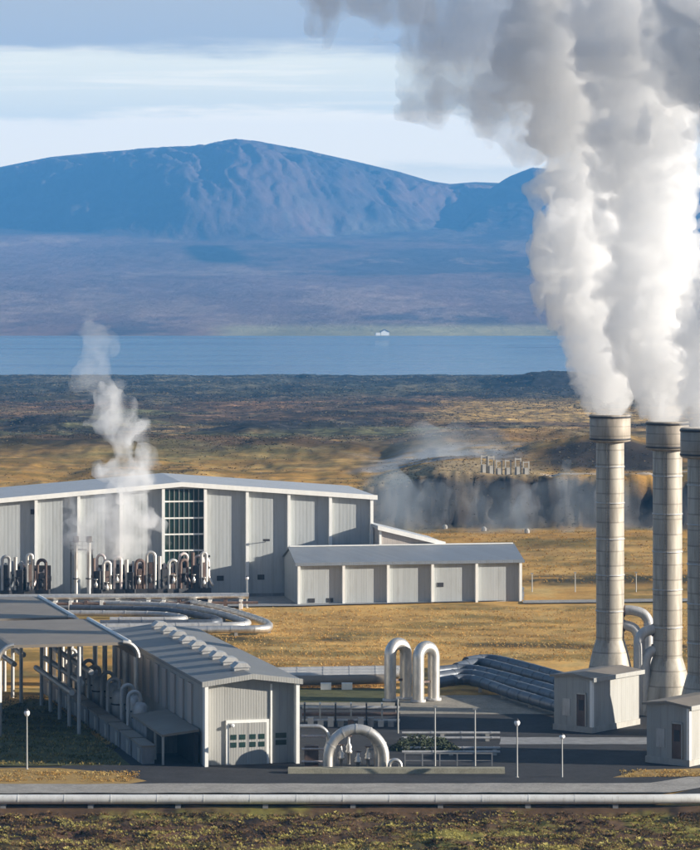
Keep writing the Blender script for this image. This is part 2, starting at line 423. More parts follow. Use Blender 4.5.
def col_far(X, d):
    px = 350+X/d*F
    def mix(a, b, t): return a*(1-t[..., None])+b*t[..., None]
    n1 = fbm(X*.0012, d*.0005, 3., 7, .62); n2 = fbm(X*.004, d*.0012, 7., 6, .62)
    c = np.zeros(X.shape+(3,))+np.array([.21, .13, .11])
    c = mix(c, np.array([.075, .060, .065]), sstep(.45, .55, n1)*.85)
    c = mix(c, np.array([.34, .23, .17]), sstep(.54, .64, n2)*.6)
    c = mix(c, np.array([.40, .36, .18]), (1-sstep(8100, 8450, d))*sstep(200, 240, px)*(1-sstep(540, 580, px))*.8)
    rim = sstep(15500, 17200, d)
    c = mix(c, np.array([.12, .10, .075]), rim*sstep(.42, .6, n2)*.8)
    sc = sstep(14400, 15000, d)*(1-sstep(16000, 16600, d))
    c = mix(c, np.array([.045, .055, .06]), sc*(1-sstep(100, 260, px+120*(n2-.5)))*.7)  # shaded left face of the mountain painted into its colour
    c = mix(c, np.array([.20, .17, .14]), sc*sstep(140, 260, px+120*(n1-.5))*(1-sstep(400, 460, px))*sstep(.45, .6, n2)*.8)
    q = np.exp(-((px-215-(d-13000)*-.02)/28)**4-((d-13000)/650)**4); c = mix(c, np.array([.02, .025, .03]), np.clip(q*1.3, 0, 1)*sstep(.3, .5, n2))
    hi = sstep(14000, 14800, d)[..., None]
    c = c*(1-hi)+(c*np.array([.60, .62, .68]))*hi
    return c
fl = list(7600*np.exp(np.linspace(0, math.log(14200/7600), 150)))+list(np.linspace(14240, 18300, 190))+[18800, 20000, 22000]
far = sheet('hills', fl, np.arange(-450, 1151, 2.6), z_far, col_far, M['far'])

# sea bed / lake surface
def lake_mat():
    m, nt, b = newmat('lake_water')
    tc = nt.nodes.new('ShaderNodeTexCoord').outputs['Object']
    n = noise_(nt, mapping(nt, tc, (.0012, .006, 1)), 1., 4, .6)
    nt.links.new(ramp(nt, n, [(.35, (.06, .12, .17)), (.65, (.10, .17, .22))]), b.inputs['Base Color'])
    b.inputs['Specular IOR Level'].default_value = .5
    nt.links.new(ramp(nt, n, [(.35, (.12,)*3), (.65, (.25,)*3)]), b.inputs['Roughness'])
    bump(nt, b, noise_(nt, mapping(nt, tc, (.05, .09, 1)), 1., 3), .15, .6)
    return m
mb = MB(); mb.add([(-3500, 4500, -70), (3500, 4500, -70), (4500, 8300, -70), (-4500, 8300, -70)], [(0, 1, 2, 3)])
lk = mb.build('lake_water', lake_mat()); lk['kind'] = 'structure'

# ------------------------------------------------------------------ yards and roads
def yardmat(name, col, var=.3, sc=.25):
    m, nt, b = newmat(name)
    tc = nt.nodes.new('ShaderNodeTexCoord').outputs['Object']
    n = noise_(nt, tc, sc, 7, .65); n2 = noise_(nt, tc, sc*9, 5, .7)
    c = ramp(nt, n, [(.35, tuple(x*(1-var) for x in col)), (.65, tuple(x*(1+var) for x in col))])
    c = mixc(nt, .5, c, ramp(nt, n2, [(.3, tuple(x*.5 for x in col)), (.7, tuple(x*1.5 for x in col))]))
    nt.links.new(c, b.inputs['Base Color']); b.inputs['Roughness'].default_value = .9
    b.inputs['Specular IOR Level'].default_value = .2
    bump(nt, b, n2, .3, .05)
    return m
M['asphalt'] = yardmat('asphalt', (.042, .042, .045))
M['gravel'] = yardmat('gravel_road', (.31, .29, .26))
M['pale'] = yardmat('pale_paving', (.27, .245, .20))
M['verge'] = yardmat('dry_verge', (.34, .22, .075), .35, .4)
M['verge_green'] = yardmat('mossy_verge', (.095, .095, .04), .6, .35)
def sheetpoly(name, pts, mat, z):
    P = [W(x, y) for x, y in pts]
    # denser outline with small irregularity so that edges are not ruled lines
    out = []
    for i in range(len(P)):
        a = P[i]; b = P[(i+1) % len(P)]; k = max(1, int((b-a).length/3))
        for j in range(k):
            p = a.lerp(b, j/k); out.append((p.x+random.uniform(-.15, .15), p.y+random.uniform(-.25, .25), z))
    mb = MB(); mb.add(out, [tuple(range(len(out)))])
    o = mb.build(name, mat); o['kind'] = 'structure'
    if o.data.polygons[0].normal.z < 0: o.data.flip_normals()
    return o
sheetpoly('yard', [(-60, 786), (-60, 770), (60, 768), (210, 700), (150, 640), (190, 645), (300, 700), (560, 700), (760, 700), (800, 786)], 'asphalt', .27)
sheetpoly('pavement', [(395, 715.5), (395, 702), (438, 697), (600, 696), (600, 716)], 'pale', .276)
sheetpoly('path', [(285, 709), (285, 704), (400, 704), (400, 709)], 'pale', .276)
sheetpoly('path', [(500, 746), (500, 739), (700, 739), (700, 746)], 'concrete_dark', .276)
sheetpoly('road', [(-260, 795.5), (-260, 786), (650, 785), (700, 777), (900, 760), (950, 770), (720, 786), (670, 794.5)], 'gravel', .282)
sheetpoly('grass_verge', [(-260, 785.5), (-260, 769.5), (60, 770), (118, 775), (148, 783), (130, 786)], 'verge', .288)
sheetpoly('grass_verge', [(612, 779.5), (640, 772), (900, 764), (900, 775)], 'verge', .288)
sheetpoly('grass_verge', [(-40, 768), (-20, 720), (30, 700), (50, 702), (120, 758), (130, 767)], 'verge_green', .288)
sheetpoly('grass_verge', [(285, 704), (285, 690), (385, 690), (385, 704)], 'verge_green', .288)
sheetpoly('hall_apron', [(-100, 612), (-100, 594), (300, 588), (524, 588), (524, 601), (297, 607)], 'concrete_dark', .27)
sheetpoly('path', [(523, 604.5), (523, 601.5), (900, 597), (900, 600)], 'gravel', .275)

# low kerb bank along the yard's near edge
mb = MB()
a, b_ = W(288, 776), W(505, 776)
mb.prism([(0, 0), (1.9, 0), (1.7, .8), (.2, .8)], a.x, b_.x, 'x')
o = mb.build('retaining_kerb', yardmat('mossy_concrete', (.29, .27, .20), .3, .6), None, (0, a.y+2.2, .2))
tag(o, 'long low mossy concrete kerb in front of the big silver pipe arch', 'kerb')

# ------------------------------------------------------------------ turbine hall (gable front, ten fins)
A1 = 10.0
H = thing('turbine_hall', 'widest and tallest grey hall with low gable roof and dark glass bay', 'industrial hall', (4.6, 737.0, 0), A1)
BAY = 9.14; LEN = 9*BAY; XR = -LEN/2-.6; DEP = 34
def hz(x): return 21.6+3.1*(1-abs(x-XR)/(LEN/2+.6))
mb = MB(); mb.prism([(-LEN, 0), (0, 0), (0, 21.4), (XR, 24.5), (-LEN, 21.4)], 0, DEP); mb.build('wall', 'panel_far', H)
mb = MB(); mb.prism([(-LEN-1, hz(-LEN-1)-.25), (XR, hz(XR)-.1), (1, hz(1)-.25), (1, hz(1)+.35), (XR, hz(XR)+.5), (-LEN-1, hz(-LEN-1)+.35)], -1.1, DEP+.5)
rf = mb.build('roof', 'roof_light', H)
mb = MB(); mb.prism([(-LEN-1, hz(-LEN-1)-.55), (XR, hz(XR)-.4), (1.2, hz(1)-.55), (1.2, hz(1)+.45), (XR, hz(XR)+.6), (-LEN-1, hz(-LEN-1)+.45)], -1.35, -1.103)
mb.build('fascia', 'white', rf)
for k in range(10):
    x = -k*BAY
    mb = MB(); mb.box(x-.32, x+.32, -1.05, .02, 0, hz(x)-.5); mb.build('fin', 'white', H)
mb = MB(); gx0, gx1 = -5*BAY+.35, -4*BAY-.35
mb.box(gx0, gx1, -.12, .05, 2.5, 23.7)
cw = mb.build('curtain_wall', 'glass', H)
mb = MB()
for z in (6.5, 10.3, 13.8, 17.3, 20.9): mb.box(gx0, gx1, -.30, -.123, z, z+.32)
mb.build('transom', 'white', cw)
mb = MB()
for i in range(1, 8):
    x = gx0+(gx1-gx0)*i/8; mb.box(x-.07, x+.07, -.24, -.124, 2.5, 23.65)
mb.build('mullion', 'post', cw)
for x, z in ((-33.2, 4.3), (-24.3, 4.4), (-70.5, 4.8), (-70.6, 2.4), (-73.5, 19.2)):
    mb = MB(); mb.box(x-.75, x+.75, -.12, .03, z-.55, z+.55); w = mb.build('window', 'dark', H)
for x, z in ((-23.4, 12.6), (-36.4, 9.3)):
    mb = MB(); mb.tube([(x, 0, z-.6), (x, -1.2, z), (x, -1.9, z)], .09, 6); mb.box(x-.7, x+.7, -2.3, -1.5, z-.25, z+.2)
    mb.build('floodlight', 'dark', H)
mb = MB(); mb.box(-LEN+.4, -.4, -.06, .03, 0, .9); mb.build('plinth', 'concrete_dark', H)

# lean-to at its right end
L = thing('lean_to_hall', 'small pale lean-to with single sloping roof between the tall hall and the long annex', 'industrial building', (4.6, 737.0, 0), A1)
mb = MB(); mb.prism([(.5, 0), (14, 0), (14, 11.6), (.5, 15.0)], -8, 9); mb.build('wall', 'panel_pink', L)
mb = MB(); mb.prism([(.0, 15.1), (14.6, 11.45), (14.6, 12.1), (.0, 15.8)], -8.6, 9.4); rf = mb.build('roof', 'roof_light', L)
mb = MB(); mb.prism([(-.1, 15.0), (14.8, 11.3), (14.8, 12.2), (-.1, 15.95)], -8.85, -8.603); mb.build('fascia', 'white', rf)
mb = MB(); mb.box(.3, .8, -8.25, -8.003, 0, 15.0); mb.build('corner_trim', 'white', L)

# long annex in front
AN = thing('long_annex', 'long low five-bay grey annex with blue-grey ridged roof behind the golden field', 'industrial building', W(297, 605), A1)
AL = 48.7
mb = MB(); mb.prism([(0, 0), (17.3, 0), (17.3, 8.7), (9, 11.2), (0, 8.7)], 0, 1, 'x')
mb = MB(); vs = [(x, y, z) for x in (0, AL) for y, z in ((0, 0), (17.3, 0), (17.3, 8.8), (9, 11.3), (0, 8.8))]
mb.add(vs, [(0, 4, 3, 2, 1), (5, 6, 7, 8, 9), (0, 5, 9, 4), (4, 9, 8, 3), (3, 8, 7, 2), (2, 7, 6, 1)])
mb.build('wall', 'panel', AN)
def slab(mb, x0, x1, prof, t):
    n = len(prof)
    vs = [(x, y, z) for x in (x0, x1) for y, z in prof]+[(x, y, z+t) for x in (x0, x1) for y, z in prof]
    f = []
    for i in range(n-1):
        f += [(i, i+1, n+i+1, n+i), (2*n+i, 3*n+i, 3*n+i+1, 2*n+i+1), (i, 2*n+i, 2*n+i+1, i+1), (n+i, n+i+1, 3*n+i+1, 3*n+i)]
    f += [(0, n, 3*n, 2*n), (n-1, 3*n-1, 4*n-1, 2*n-1)]
    mb.add(vs, f); return mb
mb = slab(MB(), -.5, AL+.5, [(-.9, 8.55), (9, 11.35), (17.6, 8.8)], .3); rf = mb.build('roof', 'roof_blue', AN)
mb = MB(); mb.box(-.55, AL+.55, -1.1, -.903, 8.35, 9.0); mb.build('gutter', 'roof_blue', rf)
mb = MB(); mb.box(-.2, AL+.2, 8.6, 9.4, 11.64, 11.85); mb.build('ridge_cap', 'white', rf)
for k in range(6):
    x = .3+k*(AL-.6)/5
    mb = MB(); mb.box(x-.28, x+.28, -.95, -.003, 0, 8.5); mb.build('fin', 'white', AN)
for x, z in ((3.1, .9), (7.1, .9), (31.0, 3.8)):
    mb = MB(); mb.box(x-.7, x+.7, -.1, .03, z-.45, z+.45); mb.build('window', 'dark', AN)

# ------------------------------------------------------------------ front building
A2 = 14.5
FB = thing('front_building', 'near grey gabled building with ridge vents and square-windowed double door', 'industrial building', W(205, 769), A2)
FW = 13.8; FL = 72.
mb = MB(); mb.prism([(0.15, 0), (FW-.15, 0), (FW-.15, 11.9), (FW/2, 12.75), (.15, 11.9)], 1.5, FL); mb.build('wall', 'panel_near', FB)
mb = MB(); mb.prism([(-.35, 11.75), (FW/2, 12.7), (FW+.35, 11.75), (FW+.35, 12.25), (FW/2, 13.2), (-.35, 12.25)], 0, FL+.4); rf = mb.build('roof', 'roof_near', FB)
mb = MB(); mb.prism([(-.45, 11.6), (FW/2, 12.55), (FW+.45, 11.6), (FW+.45, 12.35), (FW/2, 13.3), (-.45, 12.35)], -.25, -.003); mb.build('fascia', 'panel_near', rf)
for s in (0, 1):
    x = 0 if s == 0 else FW-.5
    mb = MB(); mb.box(x, x+.5, 0.0, 1.495, 0, 11.72); mb.build('portal_fin', 'white', FB)
mb = MB()
for i in range(9):
    y = 6+i*7.4
    mb = MB(); mb.box(FW/2-1.3, FW/2+.9, y, y+2.2, 13.0, 13.5)
    mb.prism([(FW/2-1.5, 13.5), (FW/2+1.1, 13.5), (FW/2+.6, 14.1), (FW/2-.7, 14.2)], y-.2, y+2.4); v = mb.build('roof_vent', 'silver_dull', rf)
# recessed double door
mb = MB(); mb.box(3.35, 9.6, 1.2, 1.497, 0, 6.6); df = mb.build('door_frame', 'white', FB)
mb = MB(); mb.box(3.75, 6.45, 1.1, 1.197, 0, 6.2); dd = mb.build('door', 'panel_near', FB)
mb2 = MB(); mb2.box(6.55, 9.25, 1.1, 1.197, 0, 6.2); dd2 = mb2.build('door', 'panel_near', FB)
for par, xs in ((dd, (4.4, 5.7)), (dd2, (7.2, 8.5))):
    for x in xs:
        for z in (3.1, 4.2):
            mb = MB(); mb.box(x-.42, x+.42, 1.04, 1.097, z-.36, z+.36); mb.build('pane', 'glass', par)
for z in (3.2, 4.2):
    mb = MB(); mb.box(10.6, 12.2, 1.42, 1.497, z-.36, z+.36); mb.build('window', 'glass', FB)
mb = MB(); mb.box(9.85, 10.1, 1.3, 1.497, 0, 11.6); mb.build('wall_strip', 'white', FB)
mb = MB(); mb.tube([(4.2, 1.4, 5.9), (4.2, .9, 5.9)], .08, 6); mb.lathe([(0, -.28), (.2, -.2), (.28, 0), (.2, .2), (0, .28)], 10, (4.2, .8, 5.9)); mb.build('wall_lamp', 'bulb', FB)
for i in range(10):
    y = 9+i*6.2
    mb = MB(); mb.box(-.12, .147, y, y+2.7, 5.2, 11.0); mb.build('side_panel', 'panel_pink', FB)

def in_frame(t, x, y, z=0):
    a = t.rotation_euler.z; c, s = math.cos(a), math.sin(a)
    return Vector((t.location.x+x*c-y*s, t.location.y+x*s+y*c, z))

# low shed against its side
SH = thing('lean_to_shed', 'low open-sided flat-roofed shed against the shaded side of the near gabled building', 'shed', in_frame(FB, 0, 0), A2)
mb = MB(); mb.prism([(-5.6, 4.3), (-.2, 4.9), (-.2, 5.25), (-5.6, 4.65)], 3, 26); mb.build('roof', 'canopy', SH)
mb = MB(); mb.box(-.9, -.25, 3.2, 25.8, 0, 4.7); mb.build('back_wall', 'dark', SH)
mb = MB(); mb.box(-5.5, -.93, 15, 25.8, 0, 4.2); mb.build('side_block', 'concrete_dark', SH)
for y in (3.4, 9.0):
    mb = MB(); mb.box(-5.5, -5.2, y, y+.3, 0, 4.25); mb.build('post', 'post', SH)

# row of concrete boxes along the equipment strip
n = 10
for i in range(n):
    y = 5+i*8.8
    p = in_frame(FB, -7.2, y)
    if i == 0:
        t = box0 = thing('equipment_box', '', 'enclosure', p, A2, 'grey equipment boxes in a row along the shaded yard')
        mb = MB(); mb.box(-.9, .9, 0, 7.6, 0, 2.7); mb.build('body', 'concrete_dark', t)
        mb = MB(); mb.box(-1.05, 1.05, -.15, 7.75, 2.7, 2.95); mb.build('lid', 'canopy', t)
        mb = MB(); mb.box(-1.0, -.903, 1.2, 3.0, .3, 2.3); mb.build('door', 'post', t)
    else: t = copy_tree(box0, p)
    t['label'] = ('%s grey equipment box from the front in the row beside the near gabled building' %
                  ('first second third fourth fifth sixth seventh eighth ninth tenth'.split()[i]))
ords = 'first second third fourth fifth sixth seventh eighth ninth tenth eleventh twelfth thirteenth fourteenth'.split()
for i in range(8):
    y = 27+i*8.4
    p = in_frame(FB, -4.1+(i % 2)*.6, y)
    if i == 0:
        t = ves0 = thing('steam_separator', '', 'vessel', p, A2, 'upright steam vessels beside the near gabled building')
        mb = MB(); mb.lathe([(0, 6.4), (.7, 6.2), (1.15, 5.6), (1.2, 5), (1.2, 1.2), (1.0, .8), (0, .7)][::-1], 18); mb.build('shell', 'silver_dull', t)
        for dx, dy in ((.9, .9), (-.9, .9), (.9, -.9), (-.9, -.9)):
            mb = MB(); mb.tube([(dx*.8, dy*.8, 0), (dx*.8, dy*.8, 1.5)], .1, 6); mb.build('leg', 'dark', t)
        mb = MB(); mb.tube([(0, 0, 6.3)]+arc((-.9, 0, 7.0), .9, 0, math.pi, 8)+[(-1.8, 0, 2)], .3, 10); mb.build('outlet_pipe', 'silver_dull', t)
        mb = MB(); mb.lathe([(1.24, 3.9), (1.34, 3.9), (1.34, 4.1), (1.24, 4.1)], 18); mb.build('band', 'dark', t)
    else: t = copy_tree(ves0, p)
    t['label'] = '%s upright steam vessel from the front beside the near gabled building' % ords[i]

# ------------------------------------------------------------------ curved-edge canopies
def canopy(y0, y1, xr, width, label, z=14.1):
    p = in_frame(FB, xr, y0); D = y1-y0; R = 2.4
    t = thing('pipe_canopy', label, 'canopy', p, A2, 'grey canopies over the pipe yard')
    prof = []
    o_ = [(-R+R*math.cos(a), z-R+R*math.sin(a)) for a in [math.pi/2*i/7 for i in range(8)]]
    l_ = [(-width+R-R*math.sin(a), z-R+R*math.cos(a)) for a in [math.pi/2*i/7 for i in range(8)]]
    outer = o_+l_
    th = .45
    oi = [(-R+(R-th)*math.cos(a), z-R+(R-th)*math.sin(a)) for a in [math.pi/2*i/7 for i in range(8)]]
    li = [(-width+R-(R-th)*math.sin(a), z-R+(R-th)*math.cos(a)) for a in [math.pi/2*i/7 for i in range(8)]]
    inner = oi+li
    n = len(outer); mb = MB(); vs = []
    for yy in (0, D): vs += [(x, yy, zz) for x, zz in outer]+[(x, yy, zz) for x, zz in inner]
    f = []
    for i in range(n-1):
        f += [(i, 2*n+i, 2*n+i+1, i+1), (n+i, n+i+1, 3*n+i+1, 3*n+i), (i, i+1, n+i+1, n+i), (2*n+i, 3*n+i, 3*n+i+1, 2*n+i+1)]
    f += [(0, n, 3*n, 2*n), (n-1, 3*n-1, 4*n-1, 2*n-1)]
    mb.add(vs, f); mb.build('roof', 'canopy', t)
    mb = MB(); mb.tube([(o[0]+.02, 0, o[1]) for o in reversed(outer[8:])]+[(o[0], 0, o[1]) for o in []], .3, 8); mb.build('edge_pipe', 'silver', t)
    mb = MB(); mb.tube([(x+.04, -.02, zz) for x, zz in o_[::-1]], .34, 8); mb.build('edge_pipe', 'silver', t)
    mb = MB(); mb.tube([(-R*.55, -.02, z+.0), (-R*.55, D, z+.0)], .3, 8); mb.build('edge_rail', 'white', t)
    k = 5
    for i in range(k):
        yy = .4+(D-.8)*i/(k-1)
        for xx, mt, r in ((-.25, 'silver', .4), (-width+.3, 'silver', .4), (-width*.42, 'silver_dull', .3)):
            mb = MB(); mb.tube([(xx, yy, 0), (xx, yy, z-R+.1 if xx != -width*.42 else z-.4)], r, 10); mb.build('leg', mt, t)
    for i in range(3):
        mb = MB(); zz = 6.5+i*1.5; mb.tube([(-width*.42+1.5*i-1, 1, zz), (-width*.42+1.5*i-1, D-1, zz)], .45, 8); mb.build('hung_pipe', 'silver_dull', t)
    return t
canopy(38, 74, -2.3, 21.5, 'nearer grey curved-edge canopy on tall silver legs behind the near gabled building')
canopy(77.5, 114, -3.9, 24, 'farther grey curved-edge canopy, partly hidden behind the nearer one')

# ------------------------------------------------------------------ pipes in front of the hall
def dline(px0, px1, py0, z=0, ang=A1, step=None):
    a = W(px0, py0, z); b = W(px1, py0, z); L_ = b.x-a.x
    return a, Vector((a.x+L_, a.y+L_*math.tan(math.radians(ang)), z))
a, b_ = dline(-30, 248, 598, 2.6, 4)
t = thing('pipeline', 'long straight silver pipeline on short posts below the tall hall', 'pipeline', (0, 0, 0))
mb = MB(); mb.tube([a, b_], .55, 12); mb.build('pipe', 'silver', t)
mb = MB(); mb.tube([a+Vector((0, 1.8, .1)), b_+Vector((0, 1.8, .1))], .45, 12); mb.build('pipe', 'silver_dull', t)
mb = MB(); mb.tube([a+Vector((0, -1.2, -1.2)), b_+Vector((2, -1.2, -1.2))], .3, 10); mb.build('pipe', 'rust', t)
for i in range(18):
    q = a.lerp(b_, (i+.5)/18)
    mb = MB(); mb.box(q.x-.35, q.x+.35, q.y-1.6, q.y+2.2, 0, 1.95); mb.build('support', 'white' if i % 3 != 1 else 'rust', t)

hp = [6, 18, 30, 42, 96, 107, 118, 129, 140, 151, 162, 173, 184, 195, 204]
rl = random.Random(5)
for i, px in enumerate(hp):
    p = W(px, 605.5-px/80); lab = '%s cluster of steam pipes from the left in the row before the tall hall' % (ords+['fifteenth'])[i]
    h1 = rl.uniform(8.2, 10.4); h2 = rl.uniform(6.8, 9.6); w1_ = rl.uniform(.45, .9); mir = rl.choice((-1, 1))
    m1, m2 = rl.choice((('pink_metal', 'silver'), ('silver', 'pink_metal'), ('rust', 'pink_metal'), ('silver_dull', 'silver'), ('silver', 'silver_dull')))
    t = thing('pipe_cluster', lab, 'pipes', p, A1-4+rl.uniform(-25, 25), 'steam pipe clusters before the tall hall')
    if i % 3 == 1:
        mb = MB(); mb.tube([(-.5, 0, 0), (-.5, 0, h1+1.2)], .42, 8); mb.build('stack', m1, t)
        mb = MB(); mb.box(-.1, 1.1, -.6, .6, 3.2, h1-1.5); mb.build('separator', 'dark', t)
    else:
        mb = MB(); mb.tube([(-w1_, 0, 0), (-w1_, 0, h1)]+arc((0, 0, h1), w1_, math.pi, 0, 8)[1:]+[(w1_, 0, 0)], .36, 8); mb.build('loop', m1, t)
        mb = MB(); mb.box(-w1_*.5, w1_*.5, -.35, .5, 3.2, h1-1.0-.3*(i % 4)); mb.build('separator', rl.choice(('dark', 'rust')), t)
    mb = MB(); mb.tube([(-.4*mir, 1.6, 0), (-.4*mir, 1.6, h2)]+arc((.5*mir, 1.6, h2), .9*mir, math.pi, 0, 8)[1:]+[(1.4*mir, 1.6, 5.5), (1.9*mir, 1.2, 4.2), (2.0*mir, .2, 3.6)], .32, 8); mb.build('loop', m2, t)
    mb = MB(); z0 = rl.uniform(2.8, 4.6); mb.lathe([(0, z0), (.4, z0+.1), (.42, z0+.8), (.2, z0+1.1), (.2, z0+1.7), (.5, z0+1.75), (.5, z0+1.85), (0, z0+1.9)], 10, (rl.uniform(-.3, .3), -.6, 0)); mb.build('valve', rl.choice(('dark', 'silver')), t)
    mb = MB(); mb.box(-1.3, 1.5, -.5, 2.2, 0, 3.2); mb.box(-1.4, 1.6, 2.2, 2.4, 3.2, 8.2); mb.build('base', 'dark', t)
    mb = MB(); mb.box(-1.3, 1.4, .4, .8, h1-3, h1-2.5); mb.build('brace', 'dark', t)
for px, lab in ((76, 'left one of two tall slender vent stacks steaming before the tall hall'), (89, 'right one of two tall slender vent stacks steaming before the tall hall')):
    p = W(px, 607)
    t = thing('vent_stack', lab, 'vent stack', p)
    mb = MB(); mb.tube([(0, 0, 0), (0, 0, 14.6)], .42, 12); mb.build('pipe', 'silver', t)
    mb = MB(); mb.lathe([(.43, 13.6), (.62, 13.7), (.62, 14.9), (.40, 14.9), (.38, 13.8)], 12); mb.build('silencer', 'rust', t)
    mb = MB(); mb.lathe([(.43, 5.9), (.7, 5.9), (.7, 6.1), (.43, 6.1)], 12); mb.build('flange', 'dark', t)
t = thing('access_platform', 'narrow dark steel platform joining the two vent stacks near their tops', 'platform', W(82, 606))
mb = MB(); mb.box(-2.6, 2.4, -.2, 1.4, 11.8, 11.95); mb.build('deck', 'dark', t)
mb = MB(); [mb.box(x, x+.1, .6, .7, 11.95, 13.6) for x in (-2.5, -1.2, 0, 1.2, 2.2)]; mb.box(-2.6, 2.4, .6, .7, 13.5, 13.6); mb.box(-2.6, 2.4, .6, .7, 12.7, 12.8); mb.build('railing', 'dark', t)
mb = MB(); mb.box(-2.5, -2.2, .4, .7, 0, 11.8); mb.box(2.0, 2.3, .4, .7, 0, 11.8); mb.build('frame', 'dark', t)

# ground pipe loop left of the field
def pipe_thing(name, lab, cat, pts, r, mat, n=12, group=None, support=None, k=6):
    P = smooth_path(pts, k)
    t = thing(name, lab, cat, (P[0].x, P[0].y, 0), 0, group)
    o = Vector((P[0].x, P[0].y, 0))
    mb = MB(); mb.tube([p-o for p in P], r, n); acc = 0
    for i in range(1, len(P)):
        seg = P[i]-P[i-1]; L0 = seg.length; u = seg.normalized(); s0 = 4.5-acc
        while s0 < L0:
            q = P[i-1]+u*s0-o; mb.tube([q-u*.1, q+u*.1], r+.05, n); s0 += 4.5
        acc = (L0-(s0-4.5)) if L0 >= 4.5-acc else acc+L0
    mb.build('pipe', mat, t)
    if support:
        acc = 0
        for i in range(1, len(P)):
            acc += (P[i]-P[i-1]).length
            if acc > support:
                acc = 0; q = P[i]-o
                if q.z > r+.2:
                    mb = MB(); mb.box(q.x-.3, q.x+.3, q.y-.5, q.y+.5, 0, q.z-r*.8); mb.build('support', 'concrete', t)
    return t
g = 'looping pipes on the ground at the edge of the golden field'
def WZ(z, *pp): return [W(x, y, z) for x, y in pp]
pipe_thing('ground_pipeline', 'outermost silver pipe of the hairpin loop on the golden field', 'pipeline', WZ(1.3, (90, 599), (180, 602), (222, 609), (262, 621), (269, 627), (258, 629), (225, 629.5), (100, 631)), .75, 'silver', 12, g, 9)
pipe_thing('ground_pipeline', 'second silver pipe, inside the outermost one of the hairpin loop', 'pipeline', WZ(1.3, (80, 603), (170, 606), (212, 612), (243, 621), (247, 624), (235, 625.5), (200, 626), (100, 627)), .7, 'silver_dull', 12, g, 9)
pipe_thing('ground_pipeline', 'third and darkest pipe inside the hairpin loop', 'pipeline', WZ(1.3, (70, 608), (160, 610), (198, 615), (218, 620), (215, 622.5), (190, 623), (100, 623.5)), .7, 'pipe_blue', 12, g, 9)
pipe_thing('ground_pipeline', 'short innermost pale pipe of the hairpin loop', 'pipeline', WZ(1.2, (60, 613), (150, 614), (180, 617), (178, 619.5), (110, 620)), .6, 'silver_dull', 12, g, 9)

# pipe run between field and yard
a, b_ = W(270, 681, 1.6), W(392, 679, 1.6)
for i in range(4):
    off = Vector((0, i*2.9, .15*i))
    lab = ['front pipe', 'second pipe', 'third pipe', 'rear pipe'][i]+' of the four-pipe run beside the golden field'
    pipe_thing('field_pipeline', lab, 'pipeline', [a+off, a.lerp(b_, .5)+off, b_+off+Vector((.6*i, 0, 0))], .85, 'silver_dull' if i else 'canopy', 12, 'parallel pipes beside the golden field')
for px, nm in ((326, 'left'), (347, 'right')):
    mb = MB(); mb.box(-.9, .9, -.7, .7, 0, 1.35); mb.box(-1.1, 1.1, -.9, .9, 0, .25)
    o = mb.build('pipe_footing', 'white', None, W(px, 691)); tag(o, nm+' small white block under the four-pipe run beside the golden field', 'footing')

# two tall inverted U loops
def bigloop(px, py, span, h, r, ang, lab):
    t = thing('expansion_loop', lab, 'pipe loop', W(px, py), ang, 'tall inverted-U expansion loops')
    R = span/2
    P = [(-R, 0, 0), (-R, 0, h-R)]+[tuple(v) for v in arc((0, 0, h-R), R, math.pi, 0, 12)[1:]]+[(R, 0, 0)]
    mb = MB(); mb.tube(P, r, 16); mb.build('pipe', 'silver', t)
    for sx in (-R, R):
        mb = MB(); mb.lathe([(r, 0), (r+.28, 0), (r+.28, .5), (r, .5)], 16, (sx, 0, .2)); mb.build('flange', 'silver_dull', t)
        mb = MB(); mb.box(sx-r-.3, sx+r+.3, -r-.3, r+.3, 0, .2); mb.build('base', 'concrete', t)
    mb = MB(); mb.box(-R, R, -.2, .2, h*.36, h*.36+.35); mb.build('brace', 'rust', t)
    return t
bigloop(398, 702, 3.5, 9.6, .98, 42, 'left one of two tall silver inverted-U pipe loops at the field edge')
bigloop(426, 703, 3.5, 9.2, .98, 42, 'right one of two tall silver inverted-U pipe loops at the field edge')

g = 'dark pipes sweeping towards the chimneys'
for i, (pts, lab) in enumerate((
    (((436, 683), (470, 680), (515, 694), (575, 712)), 'nearest dark pipe sweeping from the two tall loops towards the chimneys'),
    (((436, 677), (470, 674.5), (520, 687), (580, 704)), 'second nearest dark pipe sweeping towards the chimneys'),
    (((436, 671.5), (468, 669.5), (500, 676), (530, 684), (585, 699)), 'middle dark pipe sweeping towards the chimneys'),
    (((456, 668), (480, 663), (515, 671), (590, 692)), 'fourth dark pipe sweeping towards the chimneys'),
    (((466, 662), (490, 659.5), (525, 667), (600, 688)), 'farthest dark pipe sweeping past the field to the chimneys'))):
    pipe_thing('curved_pipeline', lab, 'pipeline', WZ(1.7, *pts), .92, 'pipe_blue', 14, g, 10, 8)

